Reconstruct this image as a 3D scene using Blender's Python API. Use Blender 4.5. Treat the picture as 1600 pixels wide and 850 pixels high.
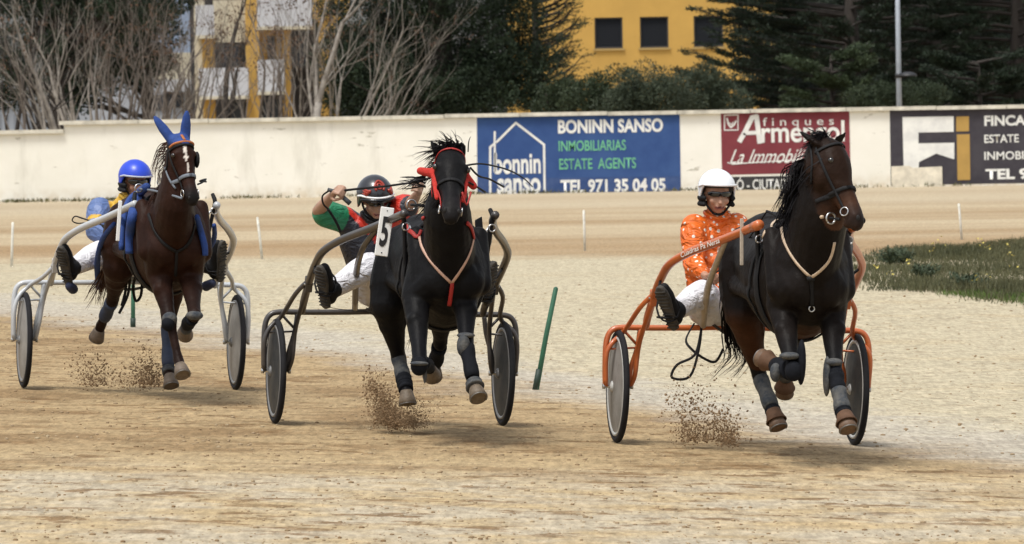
import bpy, bmesh, math, random
import numpy as np
from mathutils import Vector, Matrix
from mathutils.bvhtree import BVHTree
random.seed(7); rng = np.random.default_rng(7)
V = Vector; R = math.radians
sc = bpy.context.scene
for o in list(bpy.data.objects): bpy.data.objects.remove(o)
# ------------------------------------------------------------------ camera
FPX, CX, CY, HOR, CAMH = 10000.0, 800.0, 425.0, 170.0, 2.0
PITCH = math.atan((CY-HOR)/FPX)
CAMM = Matrix.Translation((0, 0, CAMH)) @ Matrix.Rotation(R(90)-PITCH, 4, 'X') @ Matrix.Rotation(R(-1.0), 4, 'Z')
cd = bpy.data.cameras.new('camera'); cam = bpy.data.objects.new('camera', cd)
sc.collection.objects.link(cam); cam.matrix_world = CAMM
cd.sensor_width = 36; cd.lens = FPX/1600*36; cd.clip_start = 1; cd.clip_end = 3000
cd.dof.use_dof = True; cd.dof.focus_distance = 38.5; cd.dof.aperture_fstop = 13
sc.camera = cam
# ------------------------------------------------------------------ light
SUN_EL, SUN_AZ = 66, 215        # azimuth clockwise from north (+Y)
w = bpy.data.worlds.new('World'); sc.world = w; w.use_nodes = True
nt = w.node_tree; bg = nt.nodes['Background']
sky = nt.nodes.new('ShaderNodeTexSky'); sky.sky_type = 'NISHITA'; sky.sun_disc = False
sky.sun_elevation = R(SUN_EL); sky.sun_rotation = R(SUN_AZ); sky.air_density = 1.2; sky.dust_density = 3
hs = nt.nodes.new('ShaderNodeHueSaturation'); hs.inputs['Saturation'].default_value = 0.25
nt.links.new(sky.outputs[0], hs.inputs['Color']); nt.links.new(hs.outputs[0], bg.inputs[0])
bg.inputs[1].default_value = 0.12
sl = bpy.data.lights.new('sun', 'SUN'); so = bpy.data.objects.new('sun', sl); sc.collection.objects.link(so)
sl.energy = 1.75; sl.angle = R(15); sl.color = (1, .97, .91)
sd = V((math.sin(R(SUN_AZ))*math.cos(R(SUN_EL)), math.cos(R(SUN_AZ))*math.cos(R(SUN_EL)), math.sin(R(SUN_EL))))
so.rotation_euler = sd.to_track_quat('Z', 'Y').to_euler()
sc.view_settings.view_transform = 'Standard'; sc.view_settings.look = 'None'
sc.view_settings.exposure = 0.66; sc.view_settings.gamma = 1
# ------------------------------------------------------------------ helpers
C = sc.collection
def ray(px, py):
    d = CAMM.to_3x3() @ V(((px-CX)/FPX, (CY-py)/FPX, -1)); return d
CAMP = V((0, 0, CAMH))
def P(px, py, Y):
    d = ray(px, py); return CAMP + d*(Y/d.y)
def gz(x, y):
    k = min(1, max(0, (95-y)/40)); k = k*k*(3-2*k)
    return -0.036*8*math.tanh(x/8)*k
def tag(o, label=None, cat=None, group=None, kind=None):
    if label: o['label'] = label
    if cat: o['category'] = cat
    if group: o['group'] = group
    if kind: o['kind'] = kind
    return o
def thing(name, label, cat, mw=None, group=None):
    o = bpy.data.objects.new(name, None); C.objects.link(o)
    if mw is not None: o.matrix_world = mw
    o.empty_display_size = .1
    return tag(o, label, cat, group)
class MB:
    def __init__(s): s.v = []; s.f = []; s.uv = None
    def add(s, vs, fs):
        b = len(s.v); s.v += [tuple(p) for p in vs]; s.f += [tuple(b+i for i in f) for f in fs]
    def box(s, c, h, rot=None):
        c = V(c); vs = []
        for x in (-1, 1):
            for y in (-1, 1):
                for z in (-1, 1):
                    p = V((x*h[0], y*h[1], z*h[2])); p = rot @ p if rot else p; vs.append(c+p)
        s.add(vs, [(0,1,3,2),(4,6,7,5),(0,4,5,1),(2,3,7,6),(0,2,6,4),(1,5,7,3)])
    def ring(s, secs, n=12, cap=True, power=1.0):
        vs = []; fs = []
        for (c, a, b) in secs:
            c, a, b = V(c), V(a), V(b)
            for i in range(n):
                t = 2*math.pi*i/n; x, y = math.cos(t), math.sin(t)
                if power != 1: x = math.copysign(abs(x)**power, x); y = math.copysign(abs(y)**power, y)
                vs.append(c + a*x + b*y)
        m = len(secs)
        for j in range(m-1):
            for i in range(n):
                fs.append((j*n+i, j*n+(i+1) % n, (j+1)*n+(i+1) % n, (j+1)*n+i))
        if cap: fs.append(tuple(range(n-1, -1, -1))); fs.append(tuple((m-1)*n+i for i in range(n)))
        s.add(vs, fs)
    def tube(s, pts, r, n=8, smooth=0, cap=True, flat=None):
        pts = [V(p) for p in pts]
        rs = list(r) if isinstance(r, (list, tuple)) else [r]*len(pts)
        if smooth: pts, rs = catmull(pts, rs, smooth)
        secs = []; up = None
        for i, p in enumerate(pts):
            t = (pts[min(i+1, len(pts)-1)]-pts[max(i-1, 0)]).normalized()
            if up is None:
                up = V((0, 0, 1)) if abs(t.z) < .9 else V((0, 1, 0))
            a = t.cross(up); 
            if a.length < 1e-5: a = t.orthogonal()
            a.normalize(); up = a.cross(t).normalized()
            secs.append((p, a*rs[i], up*rs[i]*(flat or 1)))
        s.ring(secs, n, cap)
    def ell(s, c, r, rot=None, n=12, m=8):
        c = V(c); r = r if isinstance(r, (list, tuple)) else (r, r, r)
        vs = []; fs = []
        def pt(x, y, z):
            p = V((x*r[0], y*r[1], z*r[2])); return c + (rot @ p if rot else p)
        vs.append(pt(0, 0, 1))
        for j in range(1, m):
            a = math.pi*j/m
            for i in range(n):
                t = 2*math.pi*i/n; vs.append(pt(math.sin(a)*math.cos(t), math.sin(a)*math.sin(t), math.cos(a)))
        vs.append(pt(0, 0, -1))
        for i in range(n): fs.append((0, 1+i, 1+(i+1) % n))
        for j in range(m-2):
            for i in range(n):
                a = 1+j*n+i; b = 1+j*n+(i+1) % n; fs.append((a, a+n, b+n, b))
        L_ = len(vs)-1; k = 1+(m-2)*n
        for i in range(n): fs.append((k+i, L_, k+(i+1) % n))
        s.add(vs, fs)
    def cap(s, a, b, ra, rb, n=12):
        a, b = V(a), V(b); d = (b-a); L_ = d.length; d = d/L_ if L_ > 1e-6 else V((0, 0, 1))
        u = d.orthogonal().normalized(); w_ = d.cross(u)
        secs = []
        for k in (-.98, -.8, -.45, 0):
            q = math.sqrt(1-k*k); secs.append((a+d*ra*k, u*ra*q, w_*ra*q))
        for k in (0, .45, .8, .98):
            q = math.sqrt(1-k*k); secs.append((b+d*rb*k, u*rb*q, w_*rb*q))
        s.ring(secs, n)
    def chain(s, pts, rs, n=12):
        for i in range(len(pts)-1): s.cap(pts[i], pts[i+1], rs[i], rs[i+1], n)
    def mesh(s, name='m', smooth=True):
        me = bpy.data.meshes.new(name); me.from_pydata(s.v, [], s.f); me.update()
        if smooth: me.polygons.foreach_set('use_smooth', [True]*len(me.polygons))
        return me
    def build(s, name, mat, parent=None, smooth=True, off=None, bevel=0, normals=True):
        me = s.mesh(name, smooth)
        if normals:
            bm = bmesh.new(); bm.from_mesh(me); bmesh.ops.recalc_face_normals(bm, faces=bm.faces); bm.to_mesh(me); bm.free()
        return link(name, me, mat, parent, off, bevel)
def link(name, me, mat, parent=None, off=None, bevel=0):
    o = bpy.data.objects.new(name, me); C.objects.link(o)
    if mat: me.materials.append(mat)
    if parent is not None: o.parent = parent
    if off is not None: o.location = off
    if bevel:
        b = o.modifiers.new('bevel', 'BEVEL'); b.width = bevel; b.segments = 2; b.limit_method = 'ANGLE'
    return o
def catmull(pts, rs, k):
    out = []; ro = []; n = len(pts)
    for i in range(n-1):
        p0 = pts[max(i-1, 0)]; p1 = pts[i]; p2 = pts[i+1]; p3 = pts[min(i+2, n-1)]
        for j in range(k):
            t = j/k
            out.append(.5*((2*p1)+(p2-p0)*t+(2*p0-5*p1+4*p2-p3)*t*t+(3*p1-p0-3*p2+p3)*t**3))
            ro.append(rs[i]+(rs[i+1]-rs[i])*t)
    out.append(pts[-1]); ro.append(rs[-1]); return out, ro
def remesh(mb, voxel, it=6, fac=.5):
    """union of closed shapes -> one continuous smooth surface"""
    me = mb.mesh(); bm = bmesh.new(); bm.from_mesh(me); bmesh.ops.recalc_face_normals(bm, faces=bm.faces); bm.to_mesh(me); bm.free()
    o = bpy.data.objects.new('t', me); C.objects.link(o)
    r = o.modifiers.new('r', 'REMESH'); r.mode = 'VOXEL'; r.voxel_size = voxel; r.use_smooth_shade = True
    sm = o.modifiers.new('s', 'SMOOTH'); sm.factor = fac; sm.iterations = it
    dg = bpy.context.evaluated_depsgraph_get(); ev = o.evaluated_get(dg)
    out = bpy.data.meshes.new_from_object(ev); bpy.data.objects.remove(o); bpy.data.meshes.remove(me)
    out.polygons.foreach_set('use_smooth', [True]*len(out.polygons))
    return out
def bvh_of(me):
    return BVHTree.FromPolygons([v.co.copy() for v in me.vertices], [tuple(p.vertices) for p in me.polygons])
def vcol(me, fn):
    a = me.color_attributes.new('Col', 'FLOAT_COLOR', 'POINT'); buf = []
    for v in me.vertices: buf += list(fn(v.co))+[1]
    a.data.foreach_set('color', buf)
MATS = {}
def mat(name, col=(.5, .5, .5), rough=.6, metal=0, var=0, vs=20, bump=0, bs=60, spec=.5, attr=False, col2=None, coat=0, sheen=0):
    if name in MATS: return MATS[name]
    m = bpy.data.materials.new(name); m.use_nodes = True; n = m.node_tree; b = n.nodes['Principled BSDF']
    b.inputs['Base Color'].default_value = (*col, 1); b.inputs['Roughness'].default_value = rough
    b.inputs['Metallic'].default_value = metal; b.inputs['Specular IOR Level'].default_value = spec
    b.inputs['Coat Weight'].default_value = coat
    if sheen: b.inputs['Sheen Weight'].default_value = sheen; b.inputs['Sheen Roughness'].default_value = .4
    tc = n.nodes.new('ShaderNodeTexCoord'); src = None
    if attr:
        at = n.nodes.new('ShaderNodeAttribute'); at.attribute_name = 'Col'; src = at.outputs['Color']
    if var or col2:
        no = n.nodes.new('ShaderNodeTexNoise'); no.inputs['Scale'].default_value = vs; no.inputs['Detail'].default_value = 6
        no.inputs['Roughness'].default_value = .65
        n.links.new(tc.outputs['Object'], no.inputs['Vector'])
        mx = n.nodes.new('ShaderNodeMix'); mx.data_type = 'RGBA'
        if col2:
            mx.inputs[6].default_value = (*col, 1); mx.inputs[7].default_value = (*col2, 1)
            rp = n.nodes.new('ShaderNodeValToRGB'); rp.color_ramp.elements[0].position = .38; rp.color_ramp.elements[1].position = .62
            n.links.new(no.outputs['Fac'], rp.inputs[0]); n.links.new(rp.outputs[0], mx.inputs[0])
        else:
            mx.blend_type = 'MULTIPLY'; mx.inputs[0].default_value = 1
            if src: n.links.new(src, mx.inputs[6])
            else: mx.inputs[6].default_value = (*col, 1)
            mr = n.nodes.new('ShaderNodeMapRange'); mr.inputs[1].default_value = .3; mr.inputs[2].default_value = .7
            mr.inputs[3].default_value = 1-var; mr.inputs[4].default_value = 1+var
            n.links.new(no.outputs['Fac'], mr.inputs[0]); n.links.new(mr.outputs[0], mx.inputs[7])
        src = mx.outputs[2]
    if src: n.links.new(src, b.inputs['Base Color'])
    if bump:
        nb = n.nodes.new('ShaderNodeTexNoise'); nb.inputs['Scale'].default_value = bs; nb.inputs['Detail'].default_value = 4
        n.links.new(tc.outputs['Object'], nb.inputs['Vector'])
        bp = n.nodes.new('ShaderNodeBump'); bp.inputs['Strength'].default_value = bump; bp.inputs['Distance'].default_value = .02
        n.links.new(nb.outputs['Fac'], bp.inputs['Height']); n.links.new(bp.outputs[0], b.inputs['Normal'])
    MATS[name] = m; return m
def leafmat(name, c1, c2, rough=.6, trans=.15):
    m = bpy.data.materials.new(name); m.use_nodes = True; n = m.node_tree; b = n.nodes['Principled BSDF']
    g = n.nodes.new('ShaderNodeNewGeometry'); rp = n.nodes.new('ShaderNodeValToRGB')
    rp.color_ramp.elements[0].color = (*c1, 1); rp.color_ramp.elements[1].color = (*c2, 1)
    tc = n.nodes.new('ShaderNodeTexCoord'); no = n.nodes.new('ShaderNodeTexNoise'); no.inputs['Scale'].default_value = 1.3; no.inputs['Detail'].default_value = 3
    n.links.new(tc.outputs['Object'], no.inputs['Vector'])
    ad = n.nodes.new('ShaderNodeMath'); ad.operation = 'MULTIPLY_ADD'; ad.inputs[1].default_value = .45
    mr = n.nodes.new('ShaderNodeMapRange'); mr.inputs[1].default_value = .3; mr.inputs[2].default_value = .7; mr.inputs[4].default_value = .55
    n.links.new(no.outputs['Fac'], mr.inputs[0]); n.links.new(g.outputs['Random Per Island'], ad.inputs[0]); n.links.new(mr.outputs[0], ad.inputs[2])
    n.links.new(ad.outputs[0], rp.inputs[0]); n.links.new(rp.outputs[0], b.inputs['Base Color'])
    b.inputs['Roughness'].default_value = rough; b.inputs['Specular IOR Level'].default_value = .25
    return m
def leaves(name, pos, dirs, ln, wd, m, parent=None):
    """pos,dirs (n,3) arrays; a small rhombus leaf for each"""
    n = len(pos); dirs = dirs/np.linalg.norm(dirs, axis=1, keepdims=True)
    rnd = rng.normal(size=(n, 3)); side = np.cross(dirs, rnd); side /= np.linalg.norm(side, axis=1, keepdims=True)
    ln = ln*rng.uniform(.6, 1.3, (n, 1)); wd = wd*rng.uniform(.6, 1.3, (n, 1))
    vs = np.empty((n, 4, 3)); vs[:, 0] = pos; vs[:, 1] = pos+dirs*ln*.5+side*wd*.5; vs[:, 2] = pos+dirs*ln; vs[:, 3] = pos+dirs*ln*.5-side*wd*.5
    me = bpy.data.meshes.new(name); me.vertices.add(4*n); me.loops.add(4*n); me.polygons.add(n)
    me.vertices.foreach_set('co', vs.ravel()); me.loops.foreach_set('vertex_index', np.arange(4*n))
    me.polygons.foreach_set('loop_start', np.arange(0, 4*n, 4)); me.polygons.foreach_set('loop_total', np.full(n, 4))
    me.update(); me.validate()
    return link(name, me, m, parent)
# ------------------------------------------------------------------ ground
def make_ground():
    xs = sorted(set(list(np.linspace(-14, 14, 29))+[-900, -400, -200, -100, -60, -30, -20, 20, 30, 60, 100, 200, 400, 900]))
    ys = sorted(set(list(np.linspace(20, 100, 81))+[-300, -50, 0, 10, 110, 130, 150, 200, 300, 600, 1500]))
    vs = [(x, y, gz(x, y)) for y in ys for x in xs]; nx = len(xs)
    fs = [(j*nx+i, j*nx+i+1, (j+1)*nx+i+1, (j+1)*nx+i) for j in range(len(ys)-1) for i in range(nx-1)]
    me = bpy.data.meshes.new('ground'); me.from_pydata(vs, [], fs); me.update()
    me.polygons.foreach_set('use_smooth', [True]*len(me.polygons))
    m = bpy.data.materials.new('track_sand'); m.use_nodes = True; n = m.node_tree; N = n.nodes; Lk = n.links.new
    b = N['Principled BSDF']; b.inputs['Roughness'].default_value = .95; b.inputs['Specular IOR Level'].default_value = .1
    geo = N.new('ShaderNodeNewGeometry'); sep = N.new('ShaderNodeSeparateXYZ'); Lk(geo.outputs['Position'], sep.inputs[0])
    def noise(scale, detail=5, rough=.6, vec=None):
        t = N.new('ShaderNodeTexNoise'); t.inputs['Scale'].default_value = scale; t.inputs['Detail'].default_value = detail; t.inputs['Roughness'].default_value = rough
        Lk(vec or geo.outputs['Position'], t.inputs['Vector']); return t.outputs['Fac']
    def rng_(v, a, b_, c=0, d=1):
        t = N.new('ShaderNodeMapRange'); t.interpolation_type = 'SMOOTHSTEP'; t.inputs[1].default_value = a; t.inputs[2].default_value = b_; t.inputs[3].default_value = c; t.inputs[4].default_value = d
        Lk(v, t.inputs[0]); return t.outputs[0]
    def mth(op, a, b_=None):
        t = N.new('ShaderNodeMath'); t.operation = op
        for i, q in enumerate((a, b_)):
            if q is None: continue
            if isinstance(q, (int, float)): t.inputs[i].default_value = q
            else: Lk(q, t.inputs[i])
        return t.outputs[0]
    def mix(f, a, b_):
        t = N.new('ShaderNodeMix'); t.data_type = 'RGBA'
        if isinstance(f, (int, float)): t.inputs[0].default_value = f
        else: Lk(f, t.inputs[0])
        for i, q in ((6, a), (7, b_)):
            if isinstance(q, tuple): t.inputs[i].default_value = (*q, 1)
            else: Lk(q, t.inputs[i])
        return t.outputs[2]
    wob = mth('MULTIPLY', mth('SUBTRACT', noise(.35, 4), .5), 9)
    wobf = mth('MULTIPLY', mth('SUBTRACT', noise(2.5, 4), .5), 4)
    d0 = mth('SUBTRACT', mth('ADD', sep.outputs['Y'], mth('MULTIPLY', sep.outputs['X'], 3.1)), 47.6)
    d = mth('ADD', mth('ADD', d0, wob), wobf)
    pale = (.43, .375, .265); tan = (.40, .305, .175); brown = (.17, .10, .045); grey = (.40, .365, .305); foreg = (.41, .36, .275)
    # worn lane in front of the gravel line: tan with brown tracked patches
    strd = N.new('ShaderNodeMapping'); strd.inputs['Rotation'].default_value = (0, 0, R(80)); strd.inputs['Scale'].default_value = (.5, 1.9, 1)
    Lk(geo.outputs['Position'], strd.inputs[0])
    patch = mth('MULTIPLY', rng_(noise(.7, 7, .7), .47, .60), rng_(sep.outputs['Y'], 32.0, 36))
    an = N.new('ShaderNodeMapping'); an.inputs['Scale'].default_value = (1, .38, 1); Lk(geo.outputs['Position'], an.inputs[0]); AV = an.outputs[0]
    scuff = mth('MULTIPLY', rng_(noise(2.6, 9, .72), .535, .585), rng_(noise(.40, 4), .42, .52))
    an2 = N.new('ShaderNodeMapping'); an2.inputs['Scale'].default_value = (1, .16, 1); Lk(geo.outputs['Position'], an2.inputs[0]); A2 = an2.outputs[0]
    spots = mth('MULTIPLY', rng_(noise(6.0, 8, .78), .545, .60), rng_(noise(.8, 3), .36, .56))
    nearl = mth('MULTIPLY', rng_(sep.outputs['Y'], 34.5, 37.5), .42)
    c1 = mix(nearl, tan, (.27, .18, .09))
    c1 = mix(mth('MULTIPLY', patch, .55), c1, brown)
    fg = rng_(mth('ADD', sep.outputs['Y'], mth('MULTIPLY', wob, .35)), 36.5, 33.0)
    c1 = mix(mth('MULTIPLY', rng_(noise(11, 5, .7), .60, .68), .5), c1, brown)
    c1 = mix(mth('MULTIPLY', fg, mth('MULTIPLY', rng_(noise(1.1, 6), .35, .6), .8)), c1, foreg)
    c1 = mix(mth('MULTIPLY', scuff, .80), c1, brown)
    c2 = mix(mth('MULTIPLY', spots, .8), pale, (.24, .18, .11))
    c2 = mix(mth('MULTIPLY', rng_(noise(.5, 6, .65), .52, .68), .35), c2, tan)
    col = mix(rng_(d, -2.0, 2.0), c1, c2)
    line = mth('MULTIPLY', rng_(d, -4.0, 0.0), rng_(d, 5.0, 1.0))
    col = mix(mth('MULTIPLY', line, .75), col, grey)
    # far straight: harrowed brown bands
    yy = mth('ADD', mth('ADD', sep.outputs['Y'], mth('MULTIPLY', sep.outputs['X'], .35)), mth('MULTIPLY', wob, .8))
    far = rng_(yy, 84, 88)
    bandv = N.new('ShaderNodeMapping'); bandv.inputs['Scale'].default_value = (.025, .11, .1); Lk(geo.outputs['Position'], bandv.inputs[0])
    bands = rng_(noise(1.0, 6, .6, bandv.outputs[0]), .42, .6)
    cf = mix(mth('MULTIPLY', bands, .8), (.42, .34, .225), (.29, .20, .11))
    dk = mth('MULTIPLY', rng_(yy, 86, 90), rng_(yy, 100, 94)); cf = mix(mth('MULTIPLY', dk, .55), cf, (.28, .18, .09))
    pw = rng_(yy, 124, 132); cf = mix(mth('MULTIPLY', pw, .7), cf, (.42, .35, .245))
    col = mix(far, col, cf)
    # fine grain everywhere
    g1 = rng_(noise(22, 4, .8, A2), .30, .70, .74, 1.22); g2 = rng_(noise(5, 6, .7), .3, .7, .86, 1.12)
    t = N.new('ShaderNodeMix'); t.data_type = 'RGBA'; t.blend_type = 'MULTIPLY'; t.inputs[0].default_value = 1
    Lk(col, t.inputs[6]); cmb = N.new('ShaderNodeCombineColor'); q = mth('MULTIPLY', g1, g2)
    for i in range(3): Lk(q, cmb.inputs[i])
    Lk(cmb.outputs[0], t.inputs[7]); Lk(t.outputs[2], b.inputs['Base Color'])
    bp = N.new('ShaderNodeBump'); bp.inputs['Strength'].default_value = .38; bp.inputs['Distance'].default_value = .07
    Lk(mth('ADD', noise(9, 8, .75, A2), mth('MULTIPLY', noise(1.6, 5), 1.2)), bp.inputs['Height']); Lk(bp.outputs[0], b.inputs['Normal'])
    o = link('ground', me, m); tag(o, kind='structure')
make_ground()
# ------------------------------------------------------------------ wall with painted adverts
WY = 150.4
def W(px, py, k=0): p = P(px, py, WY); return V((p.x, WY-.004*k, p.z))
def wall():
    base = V((0, WY, 0))
    root = thing('boundary_wall', 'long whitewashed boundary wall with painted adverts along the far side of the track', 'wall', Matrix.Translation(base))
    off = -base
    wm = bpy.data.materials.new('whitewash'); wm.use_nodes = True; n = wm.node_tree; N = n.nodes; b = N['Principled BSDF']; b.inputs['Roughness'].default_value = .9
    geo = N.new('ShaderNodeNewGeometry')
    def no(s, det, sc3=(1, 1, 1)):
        mp = N.new('ShaderNodeMapping'); mp.inputs['Scale'].default_value = sc3; n.links.new(geo.outputs['Position'], mp.inputs[0])
        t = N.new('ShaderNodeTexNoise'); t.inputs['Scale'].default_value = s; t.inputs['Detail'].default_value = det; t.inputs['Roughness'].default_value = .65
        n.links.new(mp.outputs[0], t.inputs[0]); return t.outputs['Fac']
    def ramp(v, a, c):
        t = N.new('ShaderNodeMapRange'); t.inputs[1].default_value = a; t.inputs[2].default_value = c; n.links.new(v, t.inputs[0]); return t.outputs[0]
    def mx(f, a, c, k=1):
        m_ = N.new('ShaderNodeMath'); m_.operation = 'MULTIPLY'; m_.inputs[1].default_value = k; n.links.new(f, m_.inputs[0])
        t = N.new('ShaderNodeMix'); t.data_type = 'RGBA'; n.links.new(m_.outputs[0], t.inputs[0])
        for i, q in ((6, a), (7, c)):
            if isinstance(q, tuple): t.inputs[i].default_value = (*q, 1)
            else: n.links.new(q, t.inputs[i])
        return t.outputs[2]
    col = mx(ramp(no(.9, 6), .35, .65), (.82, .80, .73), (.76, .74, .66))
    col = mx(ramp(no(1.6, 7, (1, 1, .25)), .56, .75), col, (.52, .50, .43), .6)
    col = mx(ramp(no(3.5, 5, (.5, 1, 1.6)), .655, .69), col, (.36, .33, .26), .75)
    sx = N.new('ShaderNodeSeparateXYZ'); n.links.new(geo.outputs['Position'], sx.inputs[0])
    lowz = N.new('ShaderNodeMapRange'); lowz.inputs[1].default_value = .35; lowz.inputs[2].default_value = .0; n.links.new(sx.outputs['Z'], lowz.inputs[0])
    mm = N.new('ShaderNodeMath'); mm.operation = 'MULTIPLY'; n.links.new(lowz.outputs[0], mm.inputs[0]); n.links.new(ramp(no(4, 5), .35, .6), mm.inputs[1])
    col = mx(mm.outputs[0], col, (.52, .42, .28), .7)
    n.links.new(col, b.inputs['Base Color'])
    step = P(100, 190, WY).x; top = P(800, 183, WY).z; low = P(50, 209, WY).z
    mb = MB(); mb.box((step+150/2-0, WY+.15, top/2), (75, .15, top/2)); mb.box((step-40.0, WY+.15, low/2), (40, .15, low/2))
    mb.build('wall', wm, root, False, off)
    cm = mat('coping_stone', (.56, .53, .45), .9, var=.35, vs=3, bump=.3, bs=10)
    mb = MB(); x = step-.12
    while x < step+150:
        L_ = random.uniform(1.6, 2.4); mb.box((x+L_/2, WY+.13+random.uniform(-.01, .01), top+.045+random.uniform(-.008, .008)), (L_/2-.008, .22, .045)); x += L_
    x = step-.003
    while x > step-40:
        L_ = 2.0; mb.box((x-L_/2, WY+.13, low+.045+random.uniform(-.008, .008)), (L_/2-.008, .22, .045)); x -= L_
    mb.build('coping', cm, root, False, off)
    return root, off, top
wroot, woff, WTOP = wall()
def worn(name, col, fade, amt=.5):
    return mat(name, col, .85, var=.22, vs=2.2) if amt == 0 else mat(name, col, .85, col2=fade, vs=amt)
def facing(name, pts, m, parent, k, label=None):
    mb = MB(); mb.add([W(x, y, k) for x, y in pts], [tuple(range(len(pts)))])
    o = mb.build(name, m, parent, False, woff if parent is wroot else None)
    if label: o['label'] = label
    return o
def text_mesh(s, bold=0, shear=0, spacing=1):
    c = bpy.data.curves.new('t', 'FONT'); c.body = s; c.offset = bold; c.shear = shear; c.space_character = spacing; c.resolution_u = 4
    o = bpy.data.objects.new('t', c); C.objects.link(o); dg = bpy.context.evaluated_depsgraph_get()
    me = bpy.data.meshes.new_from_object(o.evaluated_get(dg)); bpy.data.objects.remove(o); return me
def wtext(s, x0, x1, ytop, ybot, m, parent, bold=.0, shear=0, spacing=1, k=3):
    me = text_mesh(s, bold, shear, spacing)
    co = np.array([v.co[:] for v in me.vertices]); mn, mxx = co.min(0), co.max(0)
    a = W(x0, ybot, k); a2 = W(x1, ybot-(x1-x0)*.0175, k); t = W(x0, ytop, k)
    sx = (a2.x-a.x)/(mxx[0]-mn[0]); sz = (t.z-a.z)/(mxx[1]-mn[1])
    for v in me.vertices:
        x, y = v.co.x, v.co.y; v.co = (a.x+(x-mn[0])*sx, WY-.004*k, a.z+(y-mn[1])*sz)
    o = link('lettering', me, m, parent); return o
def lines(pts, wpx, m, parent, k=3, name='emblem'):
    mb = MB(); hw = wpx/2
    for (a, b) in zip(pts[:-1], pts[1:]):
        a_, b_ = W(*a, k), W(*b, k); d = (b_-a_).normalized(); s = V((-d.z, 0, d.x))*hw/66.5; e = d*hw/66.5*.6
        mb.add([a_-s-e, b_-s+e, b_+s+e, a_+s-e], [(0, 1, 2, 3)])
    for i in range(0, len(mb.v)): x, y, z = mb.v[i]; mb.v[i] = (x, y-.0006*(i//4), z)
    return mb.build(name, m, parent, False)
wp = mat('white_paint', (.80, .80, .76), .85, col2=(.66, .66, .64), vs=3)
gp = mat('green_paint', (.16, .50, .26), .85, col2=(.13, .38, .24), vs=3)
blue = mat('blue_wall_paint', (.020, .060, .20), .85, col2=(.032, .082, .235), vs=1.2)
blue2 = mat('dark_blue_wall_paint', (.018, .052, .17), .85, col2=(.05, .09, .22), vs=2.5)
s1 = facing('painted_advert', [(746, 302.5), (1064, 298.5), (1062, 177.5), (745, 182)], blue, wroot, 1, 'blue painted advert for estate agents with a white house outline')
def sub(x): return x
b2 = MB(); b2.add([W(746.5, 302, 2), W(1063.5, 298, 2), W(1063.5, 275, 2), W(746.5, 279.5, 2)], [(0, 1, 2, 3)]); b2.build('lower_band', blue2, s1, False)
wtext('BONINN SANSO', 872, 1036, 187.5, 209, wp, s1, .035)
wtext('INMOBILIARIAS', 873, 978, 220, 236.5, gp, s1, .012)
wtext('ESTATE  AGENTS', 874, 994, 248, 265, gp, s1, .012)
wtext('TEL 971 35 04 05', 876, 1040, 281, 302, wp, s1, .035)
wtext('bonnin', 773, 845, 239, 272.5, wp, s1, .025)
wtext('sanso', 777, 845, 279, 304, wp, s1, .03)
lines([(766, 302), (766, 230), (773, 224)], 3.5, wp, s1); lines([(773, 268), (773, 206)], 3.2, wp, s1); lines([(776, 222), (806, 192), (850, 226), (851, 300)], 3.5, wp, s1)
mar = mat('maroon_wall_paint', (.165, .025, .035), .85, col2=(.20, .035, .045), vs=1.5)
blk = mat('black_wall_paint', (.02, .02, .022), .8, col2=(.035, .034, .036), vs=2)
s2 = facing('painted_advert', [(1128, 273.5), (1329, 269), (1327, 169.5), (1126, 175)], mar, wroot, 1, 'maroon painted advert with serif lettering')
s2b = facing('painted_advert', [(1128, 298.5), (1329, 296), (1329, 273), (1128, 276.5)], blk, wroot, 1, 'black painted strip with white town names below the maroon advert')
mt = wtext('MAÓ - CIUTADELLA', 1130, 1262, 277, 297, wp, s2b, .012)
lines([(1132, 180), (1153, 179.6), (1153, 203), (1132, 203.4), (1132, 180)], 1.6, wp, s2)
lines([(1136, 185), (1138, 194), (1142, 199), (1147, 195), (1150, 189)], 2.4, wp, s2); lines([(1140, 192), (1143, 195), (1146, 191)], 1.4, wp, s2)
lines([(1156, 220), (1164, 206), (1175, 184), (1182, 182), (1187, 222)], 7.5, wp, s2); lines([(1163, 208), (1185, 207)], 6, wp, s2)
wtext('finques', 1192, 1303, 184, 201, wp, s2, .0, 0, 1.6)
wtext('rmengol', 1190, 1320, 190, 233.5, wp, s2, .018)
wtext('La Immobiliaria', 1140, 1290, 234, 256, wp, s2, .0, .55)
lines([(1137, 254), (1145, 256.5), (1175, 254), (1290, 247)], 1.6, wp, s2)
dk = mat('charcoal_wall_paint', (.032, .028, .038), .85, col2=(.05, .045, .055), vs=1.8)
och = mat('ochre_paint', (.42, .26, .07), .85, var=.1, vs=3)
s3 = facing('painted_advert', [(1392, 289.5), (1760, 283.5), (1760, 163), (1390, 171)], dk, wroot, 1, 'charcoal painted advert with a white and ochre emblem')
facing('emblem', [(1410, 183), (1490, 181.6), (1490, 206), (1435, 207), (1435, 224), (1491, 223), (1491, 249), (1463, 240), (1436, 253), (1435, 265), (1412, 266)], wp, s3, 3)
facing('emblem', [(1494, 182), (1514, 181.6), (1514, 205), (1494, 205.4)], och, s3, 3); facing('emblem', [(1495, 210), (1515, 209.6), (1516, 281), (1496, 281.6)], och, s3, 3)
wtext('FINCAS', 1538, 1612, 180.5, 197, wp, s3, .035); wtext('ESTATE', 1538, 1592, 210.5, 223.5, wp, s3, .015)
wtext('INMOBILIARIA', 1538, 1655, 237, 250, wp, s3, .015); wtext('TEL 971', 1540, 1630, 264, 281, wp, s3, .04)
pm = mat('patched_plaster', (.66, .61, .50), .9, var=.25, vs=4, bump=.4, bs=12)
mb = MB(); a = W(1393, 291); b_ = W(1472, 264)
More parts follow.
